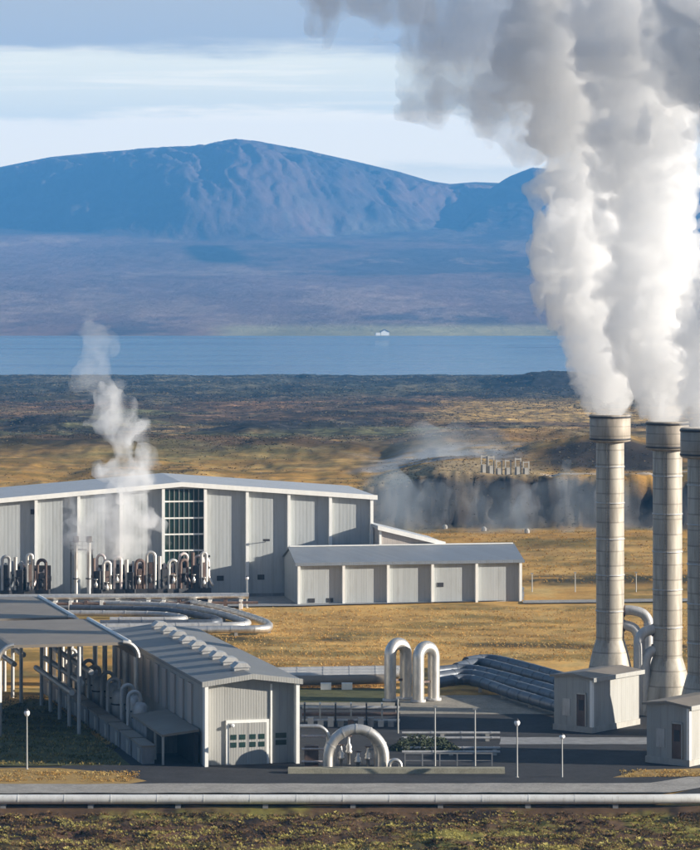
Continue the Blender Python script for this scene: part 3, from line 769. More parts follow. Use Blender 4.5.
# ------------------------------------------------------------------ big arch pipe in front
t = thing('arch_pipe', 'large silver arched pipe standing in the yard, lit on its right side', 'pipe', W(356, 771), 4)
for yy, R, r, z0 in ((0, 4.0, .74, 1.9), (2.6, 3.3, .55, 2.2)):
    P = [(-R, yy, 0), (-R, yy, z0)]+[tuple(v) for v in arc((0, yy, z0), R, math.pi, 0, 20)[1:]]+[(R, yy, 0)]
    mb = MB(); mb.tube(P, r, 18); pp = mb.build('pipe', 'silver', t)
    for k in (3, 7, 10, 13, 17):
        v = Vector(P[2+k-1]); w2 = Vector(P[2+k]); dr = (w2-v).normalized()*.09
        mb = MB(); mb.tube([v-dr, v+dr], r+.05, 18); mb.build('joint_band', 'silver_dull', pp)
for sx in (-4.0, 4.0):
    mb = MB(); mb.box(sx-1, sx+1, -1, 1, 0, .35); mb.build('base', 'concrete', t)
def valve(px, py, h, lab):
    t = thing('valve', lab, 'valve', W(px, py), random.uniform(0, 60), 'valves under the arched pipe')
    mb = MB(); mb.lathe([(.25, 0), (.25, h*.4), (.5, h*.42), (.5, h*.5), (.35, h*.55), (.45, h*.65), (.2, h*.75), (.12, h)], 12); mb.build('body', 'silver', t)
    mb = MB(); mb.tube(arc((0, 0, h), .42, 0, 2*math.pi, 14, Vector((1, 0, 0)), Vector((0, 1, 0))), .06, 6, False); mb.box(-.4, .4, -.04, .04, h-.03, h+.03); mb.build('handwheel', 'rust', t)
valve(341, 769, 3.4, 'leftmost valve with handwheel under the large silver arched pipe')
valve(349, 766, 4.3, 'tallest valve with handwheel under the large silver arched pipe')
valve(358, 770, 2.6, 'short middle valve with handwheel under the large silver arched pipe')
valve(368, 768, 3.0, 'rightmost valve with handwheel under the large silver arched pipe')
t = thing('small_pipe_loop', 'small silver hoop pipe just right of the large arched pipe', 'pipe', W(395, 772))
mb = MB(); mb.tube([(-.8, 0, 0), (-.8, 0, .9)]+[tuple(v) for v in arc((0, 0, .9), .8, math.pi, 0, 10)[1:]]+[(.8, 0, 0)], .28, 12); mb.build('pipe', 'silver', t)
mb = MB(); mb.box(-1.1, 1.1, -.3, .3, 0, .12); mb.build('base', 'concrete', t)
t = thing('corner_pipe', 'slender silver pipe running out of the near building wall and bending down', 'pipe', W(300, 771))
mb = MB(); mb.tube(smooth_path([(0, 0, 6.3), (1.6, 0, 6.3), (2.9, 0, 6.2), (3.9, 0, 5.2), (4.0, 0, 3.5), (4.0, 0, 0)], 5), .3, 12); mb.build('pipe', 'silver', t)
for z in (1.2, 3.0, 4.8):
    mb = MB(); mb.tube([(.2, .8, z), (3.6, .8, z)], .16, 8); mb.build('branch', 'pink_metal', t)
mb = MB(); mb.box(.6, 2.6, 1.0, 2.2, .3, 3.4); mb.build('cabinet', 'rust', t)
mb = MB(); mb.box(3.4, 4.6, -.4, .4, 0, .2); mb.build('base', 'concrete', t)

# low pipe rack behind the arch
t = thing('pipe_rack', 'low dark steel rack of thin pipes behind the large arched pipe', 'pipe rack', W(302, 727))
L_ = W(400, 727).x-W(302, 727).x
for i, z in enumerate((1.0, 1.9, 2.8)):
    mb = MB(); mb.tube([(0, i*.7, z), (L_, i*.7, z)], .28, 8); mb.build('pipe', 'silver_dull' if i != 1 else 'rust', t)
for i in range(7):
    x = .4+i*(L_-.8)/6
    mb = MB(); mb.box(x-.12, x+.12, -.3, -.05, 0, 3.4); mb.box(x-.12, x+.12, 1.8, 2.05, 0, 3.4); mb.box(x-.12, x+.12, -.3, 2.05, 3.4, 3.6); mb.build('frame', 'post' if i % 2 else 'dark', t)
for i in range(9):
    x = .9+i*1.55
    mb = MB(); mb.box(x, x+.9, -1.9, -.9, 0, random.uniform(.8, 1.9)); mb.build('cabinet', random.choice(['concrete', 'silver_dull', 'rust', 'concrete_dark']), t)
# second rack, right of the arch
t = thing('yard_fence', 'long low grey frame fence around the yard right of the arched pipe', 'fence', W(405, 768))
L_ = W(492, 768).x-W(405, 768).x
for i in range(6):
    x = i*L_/5
    mb = MB(); mb.box(x-.08, x+.08, -.08, .08, 0, 2.0); mb.build('post', 'concrete_dark', t)
mb = MB(); mb.box(-.1, L_+.1, -.06, .06, 2.0, 2.15); mb.box(-.1, L_+.1, -.05, .05, 1.0, 1.1); mb.build('rail', 'concrete_dark', t)
for i, py in enumerate((733, 738, 748, 752)):
    pa, pb = W(402, py, .7), W(500, py, .7)
    pipe_thing('yard_pipe', ['thin shaded pipe farthest back', 'second thin shaded pipe from the back', 'third thin shaded pipe from the back', 'nearest thin shaded pipe'][i]+' across the dark yard right of the arched pipe', 'pipe', [pa, pa.lerp(pb, .5), pb], .22, 'silver_dull', 8, 'thin pipes across the dark yard', 6)

# ------------------------------------------------------------------ lamp posts
def lamp(px, py, h, lab, scale=1.):
    global LP0
    p = W(px, py)
    try: LP0
    except NameError:
        LP0 = t = thing('lamp_post', lab, 'street lamp', p, 0, 'lamp posts in the plant yard')
        mb = MB(); mb.tube([(0, 0, 0), (0, 0, 8)], [.13, .08], 8); mb.build('post', 'post', t)
        mb = MB(); mb.lathe([(.0, 7.7), (.22, 7.75), (.38, 8.0), (.42, 8.25), (.3, 8.5), (.0, 8.62)], 14); mb.build('lamp_head', 'bulb', t)
        mb = MB(); mb.lathe([(0, 8.6), (.34, 8.52), (.1, 8.8), (0, 8.82)], 12); mb.build('cap', 'dark', t)
        mb = MB(); mb.lathe([(.28, 0), (.28, .3), (.13, .35)], 10); mb.build('base', 'concrete', t)
        t.scale = (scale, scale, h/8.6); return t
    return copy_tree(LP0, p, None, lab, (scale, scale, h/8.6))
lamp(27, 771, 8.6, 'lamp post in the dark grass left of the near gabled building')
lamp(517, 779, 8.2, 'taller of two globe lamp posts in the yard right of the arched pipe')
lamp(562, 779, 6.2, 'shorter globe lamp post, in front of the upper equipment house')
lamp(247, 608, 6.6, 'lamp post standing before the tall hall beside the annex corner')
for px, py, h, lab in ((398, 735, 5.6, 'thin grey pole below the left tall pipe loop'), (435, 768, 8.6, 'thin grey pole in the yard, nearest to the arched pipe'), (475, 768, 8.3, 'thin grey pole midway between arched pipe and taller globe lamp'),
                       (575, 592, 4.2, 'thin pole in the dark band left of the far chimney'), (532, 592, 4.0, 'thin pole just right of the annex'), (636, 592, 4.2, 'thin pole seen between the two chimneys')):
    t = thing('utility_pole', lab, 'pole', W(px, py), 0, 'thin grey poles')
    mb = MB(); mb.tube([(0, 0, 0), (0, 0, h)], [.13, .09], 8); mb.build('post', 'post', t)
    mb = MB(); mb.box(-.3, .3, -.12, .12, h, h+.22); mb.build('head', 'post', t)

# ------------------------------------------------------------------ chimneys
CH = [(Vector((43.3, 562, 0)), 'farthest tall round chimney, behind the upper equipment house'), (Vector((50.4, 536, 0)), 'middle tall round chimney with flared foot between the equipment houses'), (Vector((53.6, 513, 0)), 'nearest tall chimney, cut by the edge of the picture')]
ch0 = None
for p, lab in CH:
    if ch0 is None:
        ch0 = t = thing('chimney', lab, 'chimney', p, 14.5, 'tall steaming chimneys')
        mb = MB(); mb.lathe([(2.32, 8), (2.32, 43.2)], 40); sh = mb.build('shaft', 'chimney', t)
        mb = MB(); mb.lathe([(4.3, 0), (4.3, .6), (4.1, 1.0), (3.6, 4.5), (3.0, 7.2), (2.40, 9.2), (2.35, 9.3)], 40); mb.build('flared_base', 'chimney', t)
        mb = MB(); mb.lathe([(2.3, 42.1), (3.35, 42.35), (3.4, 42.45), (3.4, 46.7), (3.2, 46.8), (3.05, 46.7), (3.0, 43.0), (0, 43)], 40); cp = mb.build('cap', 'cap', t)
        mb = MB(); mb.lathe([(3.4, 46.25), (3.5, 46.25), (3.5, 46.55), (3.4, 46.55)], 40); mb.lathe([(3.4, 42.6), (3.48, 42.6), (3.48, 42.85), (3.4, 42.85)], 40); mb.build('rim', 'dark', cp)
        for z in (14, 20, 26, 32, 38):
            mb = MB(); mb.lathe([(2.32, z), (2.42, z), (2.42, z+.22), (2.32, z+.22)], 40); mb.build('ring', 'silver_dull', sh)
        mb = MB()
        for s in (-.25, .25): mb.tube([(-1.2+s, -2.25, 1), (-1.2+s, -2.25, 42)], .04, 4)
        for i in range(80): mb.box(-1.45, -.95, -2.27, -2.22, 1.5+i*.5, 1.54+i*.5)
        mb.build('ladder', 'dark', sh)
    else: copy_tree(ch0, p, None, lab)
def elbow(base, dx, z, down, lab, side=1):
    t = thing('exhaust_elbow', lab, 'pipe', base, 0, 'brown exhaust elbows at the chimneys')
    P = [(1.6*side, 0, z), (dx*side*.55, -.4, z+.1), (dx*side*.85, -.7, z-.4), (dx*side, -.9, z-1.7), (dx*side, -1, z-3.5), (dx*side, -1, down)]
    mb = MB(); mb.tube(smooth_path(P, 6), .82, 14); mb.build('pipe', 'silver_dull', t)
    mb = MB(); mb.tube([(1.5*side, 0, z), (2.5*side, -.05, z)], 1.0, 14); mb.build('collar', 'rust', t)
elbow(CH[0][0], 6.3, 14.1, 0, 'upper outer elbow pipe leaving the farthest chimney')
elbow(CH[0][0], 4.6, 11.6, 0, 'lower inner elbow pipe leaving the farthest chimney')
elbow(CH[1][0], 4.6, 13.6, 0, 'upper elbow pipe leaving the middle chimney towards the farthest one', -1)
elbow(CH[1][0], 3.6, 10.4, 0, 'lower elbow pipe leaving the middle chimney towards the farthest one', -1)

# ------------------------------------------------------------------ equipment houses by the chimneys
def house(p, lab, s=1.):
    t = thing('equipment_house', lab, 'building', p, 52, 'equipment houses before the chimneys')
    Lx, Ly, h = 13.0, 7.0, 8.4
    mb = MB(); mb.box(-.15, Lx+.15, -.15, Ly+.15, 0, 1.15); mb.build('plinth', 'concrete', t)
    mb = MB(); vs = [(x, y, z) for x in (0, Lx) for y, z in ((0, 1.15), (Ly, 1.15), (Ly, h), (Ly/2, h+.4), (0, h))]
    mb.add(vs, [(0, 4, 3, 2, 1), (5, 6, 7, 8, 9), (0, 5, 9, 4), (4, 9, 8, 3), (3, 8, 7, 2), (2, 7, 6, 1)]); mb.build('wall', 'panel_near', t)
    mb = slab(MB(), -.5, Lx+.5, [(-.5, h-.05), (Ly/2, h+.45), (Ly+.5, h-.05)], .35); rf = mb.build('roof', 'canopy', t)
    mb = MB(); mb.box(-.55, Lx+.55, -.75, -.503, h-.3, h+.35); mb.build('fascia', 'panel_near', rf)
    mb = MB(); mb.box(-.12, .35, -.12, .35, 1.15, h-.1); mb.build('corner_trim', 'white', t)
    mb = MB(); mb.box(-.1, -.003, 1.2, 2.7, 1.2, 6.0); d = mb.build('door', 'rust', t)
    mb = MB(); mb.box(-.14, -.103, 1.5, 2.4, 3.6, 5.2); mb.build('pane', 'dark', d)
    mb = MB(); mb.box(-.2, -.104, 1.0, 1.18, 1.2, 6.3); mb.box(-.2, -.104, 2.72, 2.9, 1.2, 6.3); mb.box(-.2, -.104, 1.0, 2.9, 6.05, 6.3); mb.build('frame', 'post', d)
    mb = MB(); mb.box(-.08, -.003, 4.0, 5.4, 2.6, 5.2); mb.build('vent', 'silver_dull', t)
    t.scale = (s, s, s)
    return t
house(W(592, 735), 'equipment house at the foot of the farthest chimney, whole in view')
house(W(689, 768.5), 'nearer equipment house in front of the middle chimney, cut by the picture edge', 1.02)

# ------------------------------------------------------------------ front pipeline
P = [W(x, 799.3, 1.05) for x in (-260, 0, 200, 400, 560, 620)]+[W(670, 799, 1.05), W(720, 797.5, 1.05), W(770, 792, 1.05), W(850, 779, 1.05)]
t = thing('main_pipeline', 'thick pale jointed pipeline running the whole width in front of the plant', 'pipeline', (0, 0, 0))
mb = MB(); mb.tube(smooth_path(P, 8), .64, 16)
x = P[0].x
while x < P[5].x:
    mb.tube([(x-.06, P[0].y, 1.05), (x+.06, P[0].y, 1.05)], .66, 16); x += 6.1
mb.build('pipe', 'pale_pipe', t)
a = W(-250, 799.3)
x = a.x
while x < 40:
    mb = MB(); mb.box(x-.35, x+.35, 444.2-.6, 444.2+.9, -.2, .42); mb.build('support', 'concrete_dark', t); x += 11.5
o = sheetpoly('pipe_shade_strip', [(-260, 806), (-260, 799.6), (655, 799.6), (700, 790), (760, 782), (780, 787), (700, 799), (660, 806)], 'asphalt', .275)  # flat dark sheet painting the shade below the pipeline

# ------------------------------------------------------------------ far small things
t0 = None
for i, (px, py, h) in enumerate(((484, 481, 6), (491, 482, 6), (499, 481, 5), (508, 480, 5), (518, 481, 5.5), (526, 481, 4))):
    p = Vector(((px-350)*972/F, 972, 0)); p.z = float(z_near(np.array([p.x]), np.array([p.y]))[0]); lab = '%s small wellhead frame from the left on the bank above the steaming slope' % ords[i]
    if t0 is None:
        t0 = t = thing('wellhead', lab, 'frame', p, 10, 'small wellhead frames beyond the plant')
        mb = MB()
        for xx in (-.8, .8): mb.box(xx-.15, xx+.15, -.15, .15, -1, 5.2)
        mb.box(-1.0, 1.0, -.16, .16, 4.6, 5.0); mb.build('frame', 'concrete', t)
        mb = MB(); mb.box(-.5, .5, -.4, .4, -1, 2.4); mb.build('valve_block', 'concrete', t)
    else: copy_tree(t0, p, None, lab, (1, 1, h/6))
for i, (px, py) in enumerate(((445, 529), (484, 531), (527, 533), (621, 538))):
    mb = MB(); mb.lathe([(.7, 0), (.7, .6), (.55, 1.0), (.3, 1.2), (0, 1.3)], 12); mb.box(-.25, .25, -.8, -.68, 0, .8)
    o = mb.build('wellhead_dome', 'concrete', None, W(px, py))
    tag(o, '%s small white dome from the left at the foot of the steaming slope' % ords[i], 'dome', 'small white domes beyond the annex')
t = thing('farmhouse', 'tiny white house on the far lake shore', 'house', W(385, 335.5, -60), 8)
mb = MB(); mb.prism([(-9, 0), (9, 0), (9, 7), (0, 12), (-9, 7)], 0, 14); mb.build('wall', 'white', t)
mb = MB(); mb.box(-20, -10.1, 0, 12, 0, 6); mb.build('side_wing', 'white', t)
mb = MB(); mb.prism([(-10, 7.1), (0, 12.6), (10, 7.1), (10, 7.8), (0, 13.4), (-10, 7.8)], -1, 15); mb.build('roof', 'roof', t)

# ------------------------------------------------------------------ heath tufts and stones
def scatter(name, lab, cnt, area, size, cols, zf=None, flat=.6, blades=5, far=False, wd=.22):
    vs = []; fs = []; cl = []
    r = random.Random(len(name)*7+cnt)
    xy = []
    while len(xy) < cnt:
        p_ = area(r)
        if far or mnoise.fractal((p_[0]*.3, p_[1]*.3, 2), 1, 2, 3)+r.gauss(0, .25) > -.05: xy.append(p_)
    zs = z_near(np.array([p[0] for p in xy]), np.array([p[1] for p in xy])) if zf is None else np.full(cnt, zf)
    for (x, y), z in zip(xy, zs.tolist()):
        s = size*r.uniform(.5, 1.5)*(y if far else 1); k = r.uniform(.7, 1.3)
        q = (.10*(426-y)/15 if y < 445 and not far else 0)+mnoise.noise((x*.12, y*.22, 0) if not far else (x*.012, y*.006, 3))*.5+.5+r.gauss(0, .13 if not far else .2)
        c = cols[max(0, min(len(cols)-1, int((q*1.8-.4)*len(cols))))]
        for b in range(blades):
            a = r.uniform(0, 6.28); l = s*r.uniform(.5, 1.1); w = s*wd
            ca, sa = math.cos(a), math.sin(a); o = len(vs)
            vs += [(x-sa*w, y+ca*w, z-.05), (x+sa*w, y-ca*w, z-.05), (x+ca*l+sa*w*.5, y+sa*l-ca*w*.5, z+l*flat), (x+ca*l-sa*w*.5, y+sa*l+ca*w*.5, z+l*flat*1.05)]
            fs.append((o, o+1, o+2, o+3)); cl += [(c[0]*k, c[1]*k, c[2]*k, 1)]*4
    me = bpy.data.meshes.new(name); me.from_pydata(vs, [], fs); me.update()
    at = me.color_attributes.new('tint', 'FLOAT_COLOR', 'POINT'); at.data.foreach_set('color', np.array(cl, np.float32).ravel())
    o = bpy.data.objects.new(name, me); C.objects.link(o); me.materials.append(TM)
    return tag(o, lab, 'vegetation', None, 'stuff')
TM, nt, b = newmat('leaf_tint')
nt.links.new(N(nt, 'ShaderNodeAttribute', attribute_name='tint').outputs['Color'], b.inputs['Base Color'])
b.inputs['Roughness'].default_value = .9; b.inputs['Specular IOR Level'].default_value = .1
def a_fore(r):
    y = r.uniform(404, 441.5); return (r.uniform(-60, 60), y)
scatter('moss', 'rough moss and heather tufts in front of the pipeline', 24000, a_fore, .22, [(.06, .045, .03), (.18, .10, .055), (.14, .085, .045), (.28, .17, .075), (.28, .23, .07), (.42, .36, .09), (.50, .43, .14)], None, .9, 7, False, .11)
scatter('heather', 'low heather cushions between the moss in front of the pipeline', 1600, a_fore, .38, [(.10, .06, .035), (.16, .10, .05), (.14, .12, .045), (.24, .16, .065), (.30, .25, .07), (.40, .34, .11)], None, .75, 16)
def a_field(r):
    while True:
        py = r.uniform(608, 700); px = r.uniform(150, 720)
        p = W(px, py)
        if (py > 662 and px > 395) or (py > 692 and px < 290): continue
        return p.x, p.y
scatter('grass', 'dry golden grass tufts on the field between the buildings', 15000, a_field, .2, [(.44, .25, .07), (.50, .29, .085), (.54, .32, .10), (.58, .38, .14), (.6, .42, .17)], None, 1.0, 4)
def a_verge(r):
    if r.random() < .6: p = W(r.uniform(-20, 140), r.uniform(773, 784))
    else: p = W(r.uniform(620, 720), r.uniform(772, 779))
    return p.x, p.y
scatter('grass', 'dry golden grass tufts on the roadside verges', 2200, a_verge, .2, [(.42, .26, .08), (.36, .21, .06), (.45, .32, .12)], .2, 1.0, 4)
def a_lawn(r):
    while True:
        p = W(r.uniform(-30, 120), r.uniform(698, 767))
        if p.x < -51.4+(569-p.y)*.262-1.5: return p.x, p.y
scatter('grass', 'olive and straw grass tufts on the shaded lawn behind the lamp post', 3500, a_lawn, .28, [(.10, .10, .035), (.16, .15, .05), (.30, .22, .08), (.24, .2, .07)], .29, 1.0, 5, False, .12)
def a_back(r):
    d = r.uniform(765, 925); return ((r.uniform(0, 720)-350)*d/F, d)
scatter('grass', 'dry golden grass beyond the halls', 7000, a_back, .3, [(.48, .27, .07), (.42, .24, .065), (.3, .18, .05)], None, .8, 4)
def a_lava(r):
    while True:
        py = 374+abs(r.random())**1.1*106; d = r.choice((1, 1)) and None
        lo_, hi_ = 928, 4600
        d = math.exp(r.uniform(math.log(lo_), math.log(hi_)))
        x = (r.uniform(-20, 720)-350)*d/F
        if mnoise.fractal((x*.012, d*.004, 5), 1, 2, 4)+r.gauss(0, .25) > (.05 if d < 2400 else -.3): return (x, d)
scatter('scrub', 'dark scrub and lava blocks strewn over the plain towards the lake', 42000, a_lava, .00045, [(.02, .02, .018), (.035, .032, .025), (.09, .08, .05), (.15, .10, .06), (.07, .075, .04), (.30, .22, .12), (.26, .22, .15)], None, .38, 4, True)
sh0 = None
for i, (px, py, s, lab) in enumerate(((405, 752, 1.5, 'leftmost dark green shrub'), (416, 748, 1.9, 'second dark green shrub from the arch'), (427, 752, 1.6, 'third dark green shrub from the arch'), (437, 747, 1.4, 'fourth dark green shrub from the arch'), (448, 753, 1.3, 'outermost dark green shrub'))):
    lab = lab+' among the thin pipes right of the arched pipe'
    vs = []; fs = []; cl = []; r = random.Random(i)
    s *= 1.25
    for _ in range(520):
        v = Vector((r.gauss(0, 1), r.gauss(0, 1), r.gauss(0, 1))).normalized()*r.uniform(.55, 1)
        c = Vector((v.x*s*1.3, v.y*s, abs(v.z)*s*.9)); k = r.uniform(.5, 1.3)
        u = Vector((r.uniform(-1, 1), r.uniform(-1, 1), r.uniform(-1, 1))).normalized()*.2; w2 = u.orthogonal().normalized()*.16
        o = len(vs); vs += [c-u, c+w2, c+u, c-w2]; fs.append((o, o+1, o+2, o+3)); cl += [(.048*k, .058*k, .034*k, 1)]*4
    me = bpy.data.meshes.new('foliage'); me.from_pydata(vs, [], fs); me.update()
    at = me.color_attributes.new('tint', 'FLOAT_COLOR', 'POINT'); at.data.foreach_set('color', np.array(cl, np.float32).ravel()); me.materials.append(TM)
    t = thing('shrub', lab, 'shrub', W(px, py), 0, 'dark shrubs right of the arched pipe')
    o = bpy.data.objects.new('foliage', me); C.objects.link(o); o.parent = t
    mb = MB(); [mb.tube([(0, 0, 0), (r.uniform(-.8, .8), r.uniform(-.5, .5), s*.6)], [.08, .03], 5) for _ in range(4)]; mb.build('stem', 'rust', t)

# ------------------------------------------------------------------ steam
def steam_mat(name, dens, col=(1, 1, 1), anis=.25):
    m = bpy.data.materials.new(name); m.use_nodes = True; nt = m.node_tree; nt.nodes.clear()
    out = nt.nodes.new('ShaderNodeOutputMaterial'); v = nt.nodes.new('ShaderNodeVolumePrincipled')
    v.inputs['Color'].default_value = (*col, 1); v.inputs['Density'].default_value = dens; v.inputs['Anisotropy'].default_value = anis
    nt.links.new(v.outputs[0], out.inputs['Volume'])
    return m
import openvdb, time
T0 = time.time()
def wisp_mat(name, dens, col, sc):
    m = steam_mat(name, dens, col); nt = m.node_tree
    v = [n for n in nt.nodes if n.type == 'PRINCIPLED_VOLUME'][0]
    tc = nt.nodes.new('ShaderNodeTexCoord').outputs['Object']
    n = noise_(nt, mapping(nt, tc, (sc, sc, sc*.6)), 1., 4, .6)
    mr = nt.nodes.new('ShaderNodeMapRange'); mr.interpolation_type = 'SMOOTHSTEP'
    mr.inputs['From Min'].default_value = .36; mr.inputs['From Max'].default_value = .72; mr.inputs['To Max'].default_value = dens
    nt.links.new(n, mr.inputs['Value']); nt.links.new(mr.outputs[0], v.inputs['Density'])
    return m
def cloud(name, balls, vox, mat, amp=1., freq=.12, seed=0, soft=3., lift=0., oct=4):
    """billowing closed surface round a chain of balls (centre, radius)"""
    c = np.array([b[0] for b in balls]); r = np.array([b[1] for b in balls])
    lo = (c-r[:, None]).min(0)-amp*1.5-2*vox; hi = (c+r[:, None]).max(0)+amp*1.5+2*vox
    n = np.ceil((hi-lo)/vox).astype(int)
    ax = [lo[i]+vox*np.arange(n[i]) for i in range(3)]
    X, Y, Z = np.meshgrid(*ax, indexing='ij')
    X = X.astype(np.float32); Y = Y.astype(np.float32); Z = Z.astype(np.float32)
    acc = np.zeros_like(X)
    for (bc, br) in balls:
        d = np.sqrt((X-bc[0])**2+(Y-bc[1])**2+(Z-bc[2])**2)-br
        acc += np.exp(-np.clip(d, -60, 60)/soft)
    sd = -soft*np.log(acc+1e-20)
    bnd = sd < amp*2.5+vox*2
    xs, ys, zs = X[bnd], Y[bnd], Z[bnd]
    t = 0; a = amp; f = freq; zf_ = np.clip((zs-45)/30, .2, 1) if name == 'steam_plume' else 1.
    wx = xs+3*vnoise(xs*freq*.7+seed, ys*freq*.7, zs*freq*.7); wz = zs+3*vnoise(xs*freq*.7, ys*freq*.7+seed, zs*freq*.7+7)
    for i in range(oct):
        t = t+a*(zf_ if i == 0 else (zf_**.5 if i == 1 else 1.))*(np.abs(vnoise(wx*f+seed*3.1, ys*f+seed, wz*f+i*7.7)*2-1)*2.2-.9); a *= .64; f *= 2.05
    v = sd.copy(); v[bnd] = sd[bnd]-t
    v = np.clip(v, -3*vox, 3*vox)
    g = openvdb.FloatGrid(3*vox); g.copyFromArray(v.astype(np.float32))
    pts, quads = g.convertToQuads(isovalue=0.0)
    pts = pts*vox+lo
    me = bpy.data.meshes.new(name)
    me.from_pydata(pts.tolist(), [], quads[:, ::-1].tolist()); me.polygons.foreach_set('use_smooth', [True]*len(quads)); me.update()
    o = bpy.data.objects.new(name, me); C.objects.link(o); me.materials.append(mat)
    # keep the normals outward
    import bmesh
    bm = bmesh.new(); bm.from_mesh(me); bm.normal_update()
    bm.verts.ensure_lookup_table(); seen = [False]*len(bm.verts); comps = []
    for v0 in bm.verts:
        if seen[v0.index]: continue
        seen[v0.index] = True; st = [v0]; cc = []
        while st:
            q = st.pop(); cc.append(q)
            for e in q.link_edges:
                u = e.other_vert(q)
                if not seen[u.index]: seen[u.index] = True; st.append(u)
        comps.append(cc)
    big = max(len(q) for q in comps)
    kill = [q for cc in comps if len(cc) < big for q in cc]
    if kill: bmesh.ops.delete(bm, geom=kill, context='VERTS')
    if bm.calc_volume(signed=True) < 0: bmesh.ops.reverse_faces(bm, faces=bm.faces[:])
    bm.to_mesh(me); bm.free()
    return o
def B(px, py, rpx, d, dy=0):
    s = F/d; return ((px-350)/s, d+dy, CAMZ-(py-HY)/s), rpx/s
def jitter(lst, d, k, seed, spread=.55, sc=1.):
    r = random.Random(seed); out = []
    lst = [(a, b, c*sc) for a, b, c in lst]
    for (px, py, rp) in lst:
        out.append(B(px, py, rp, d))
        if py > 365 and spread == .72: continue
        for _ in range(k):
            a = r.uniform(0, 6.28); q = rp*spread*r.uniform(.6, 1.2)
            out.append(B(px+q*math.cos(a), py+q*.7*math.sin(a), rp*r.uniform(.45, .7), d, r.uniform(-1, 1)*rp*.7*d/F))
    return out
d1, d2, d3 = 562, 536, 513
ST = steam_mat('steam', .26, (.947, .947, .947))
p1 = [(609, 411, 16), (609, 400, 18), (608, 386, 20), (607, 370, 18), (605, 355, 20), (602, 338, 26), (597, 318, 30), (592, 296, 33), (586, 272, 40), (580, 248, 44), (581, 222, 40), (588, 194, 35), (592, 168, 36), (594, 142, 40), (592, 114, 46), (586, 84, 58), (578, 50, 66), (572, 12, 72), (570, -30, 80)]
p2 = [(663, 418, 16), (663, 408, 18), (662, 394, 22), (661, 376, 22), (660, 356, 26), (657, 334, 30), (654, 308, 33), (652, 280, 36), (652, 250, 36), (650, 218, 40), (652, 186, 42), (652, 150, 44), (650, 112, 48), (642, 74, 52), (636, 36, 56), (630, -5, 62)]
p3 = [(702, 421, 17), (704, 408, 19), (707, 392, 22), (713, 372, 24), (722, 350, 26), (732, 322, 28), (742, 292, 30), (752, 258, 34), (760, 222, 36), (764, 186, 40), (762, 150, 44), (745, 105, 40), (712, 62, 38), (702, 25, 46), (712, -12, 50), (770, 40, 70), (780, -20, 70), (850, 60, 70), (860, -20, 80), (930, 40, 70), (790, 100, 40)]  # rightmost balls: unseen steam bank outside the frame, added to shade the plume top
o = cloud('steam_plume', jitter(p1, d1, 6, 1, .72, .88), .65, ST, 2.8, .15, 1, 1.9, oct=5); tag(o, 'white steam plume billowing up from the farthest chimney', 'steam', 'steam plumes of the tall chimneys')
o = cloud('steam_plume', jitter(p2, d2, 6, 2, .72, .90), .65, ST, 2.6, .16, 5, 1.9, oct=5); tag(o, 'white steam plume rising from the middle chimney', 'steam', 'steam plumes of the tall chimneys')
o = cloud('steam_plume', jitter(p3, d3, 6, 3, .72, .88), .65, ST, 2.4, .16, 9, 1.8, oct=5); tag(o, 'steam plume of the nearest chimney along the picture edge', 'steam', 'steam plumes of the tall chimneys')
# thin drifting veil, upper left of the plumes
v1 = [(548, 118, 18), (520, 98, 26), (490, 72, 34), (540, 80, 40), (445, 30, 32), (500, 40, 44), (400, 0, 26), (552, 112, 16), (530, 95, 20), (500, 72, 26), (465, 42, 30), (425, 12, 28), (375, -8, 24), (525, 50, 44), (565, 80, 44), (480, 5, 46), (335, -16, 22)]
o = cloud('steam_veil', jitter(v1, 572, 6, 4, .8), 1.1, steam_mat('thin_steam', .10, (.93, .95, .975)), 4.5, .11, 14, 2.4, oct=5); tag(o, 'thin grey-blue veil of drifting steam left of the white plumes', 'steam')
# small plume at the vent stacks
w1 = [(76, 538, 3), (82, 528, 8), (92, 520, 13), (105, 520, 15), (120, 515, 17), (128, 498, 16), (130, 478, 16), (128, 458, 14), (124, 438, 12), (118, 420, 11), (113, 404, 10), (110, 392, 8), (84, 516, 11), (140, 528, 14), (132, 545, 13), (112, 540, 12)]
o = cloud('steam_wisp', jitter(w1, 706, 2, 6, .7), .8, wisp_mat('wispy_steam', .32, (1, 1, 1), .22), 2.2, .2, 21, 1.6); tag(o, 'pale wisp of steam drifting up from the two vent stacks', 'steam')
w2 = [(110, 392, 7), (104, 384, 6), (92, 382, 8), (80, 386, 9), (92, 372, 5), (95, 358, 5), (94, 340, 6), (95, 325, 6)]
o = cloud('steam_wisp', jitter(w2, 706, 2, 8, .7), .7, steam_mat('faint_steam', .05), 1.6, .25, 25, 1.4); tag(o, 'faint upper curl of steam above the vent stack plume', 'steam')
FS = wisp_mat('ground_steam', .030, (.78, .89, 1), .05)
FM = wisp_mat('ground_mist', .03, (.9, .96, 1), .03)
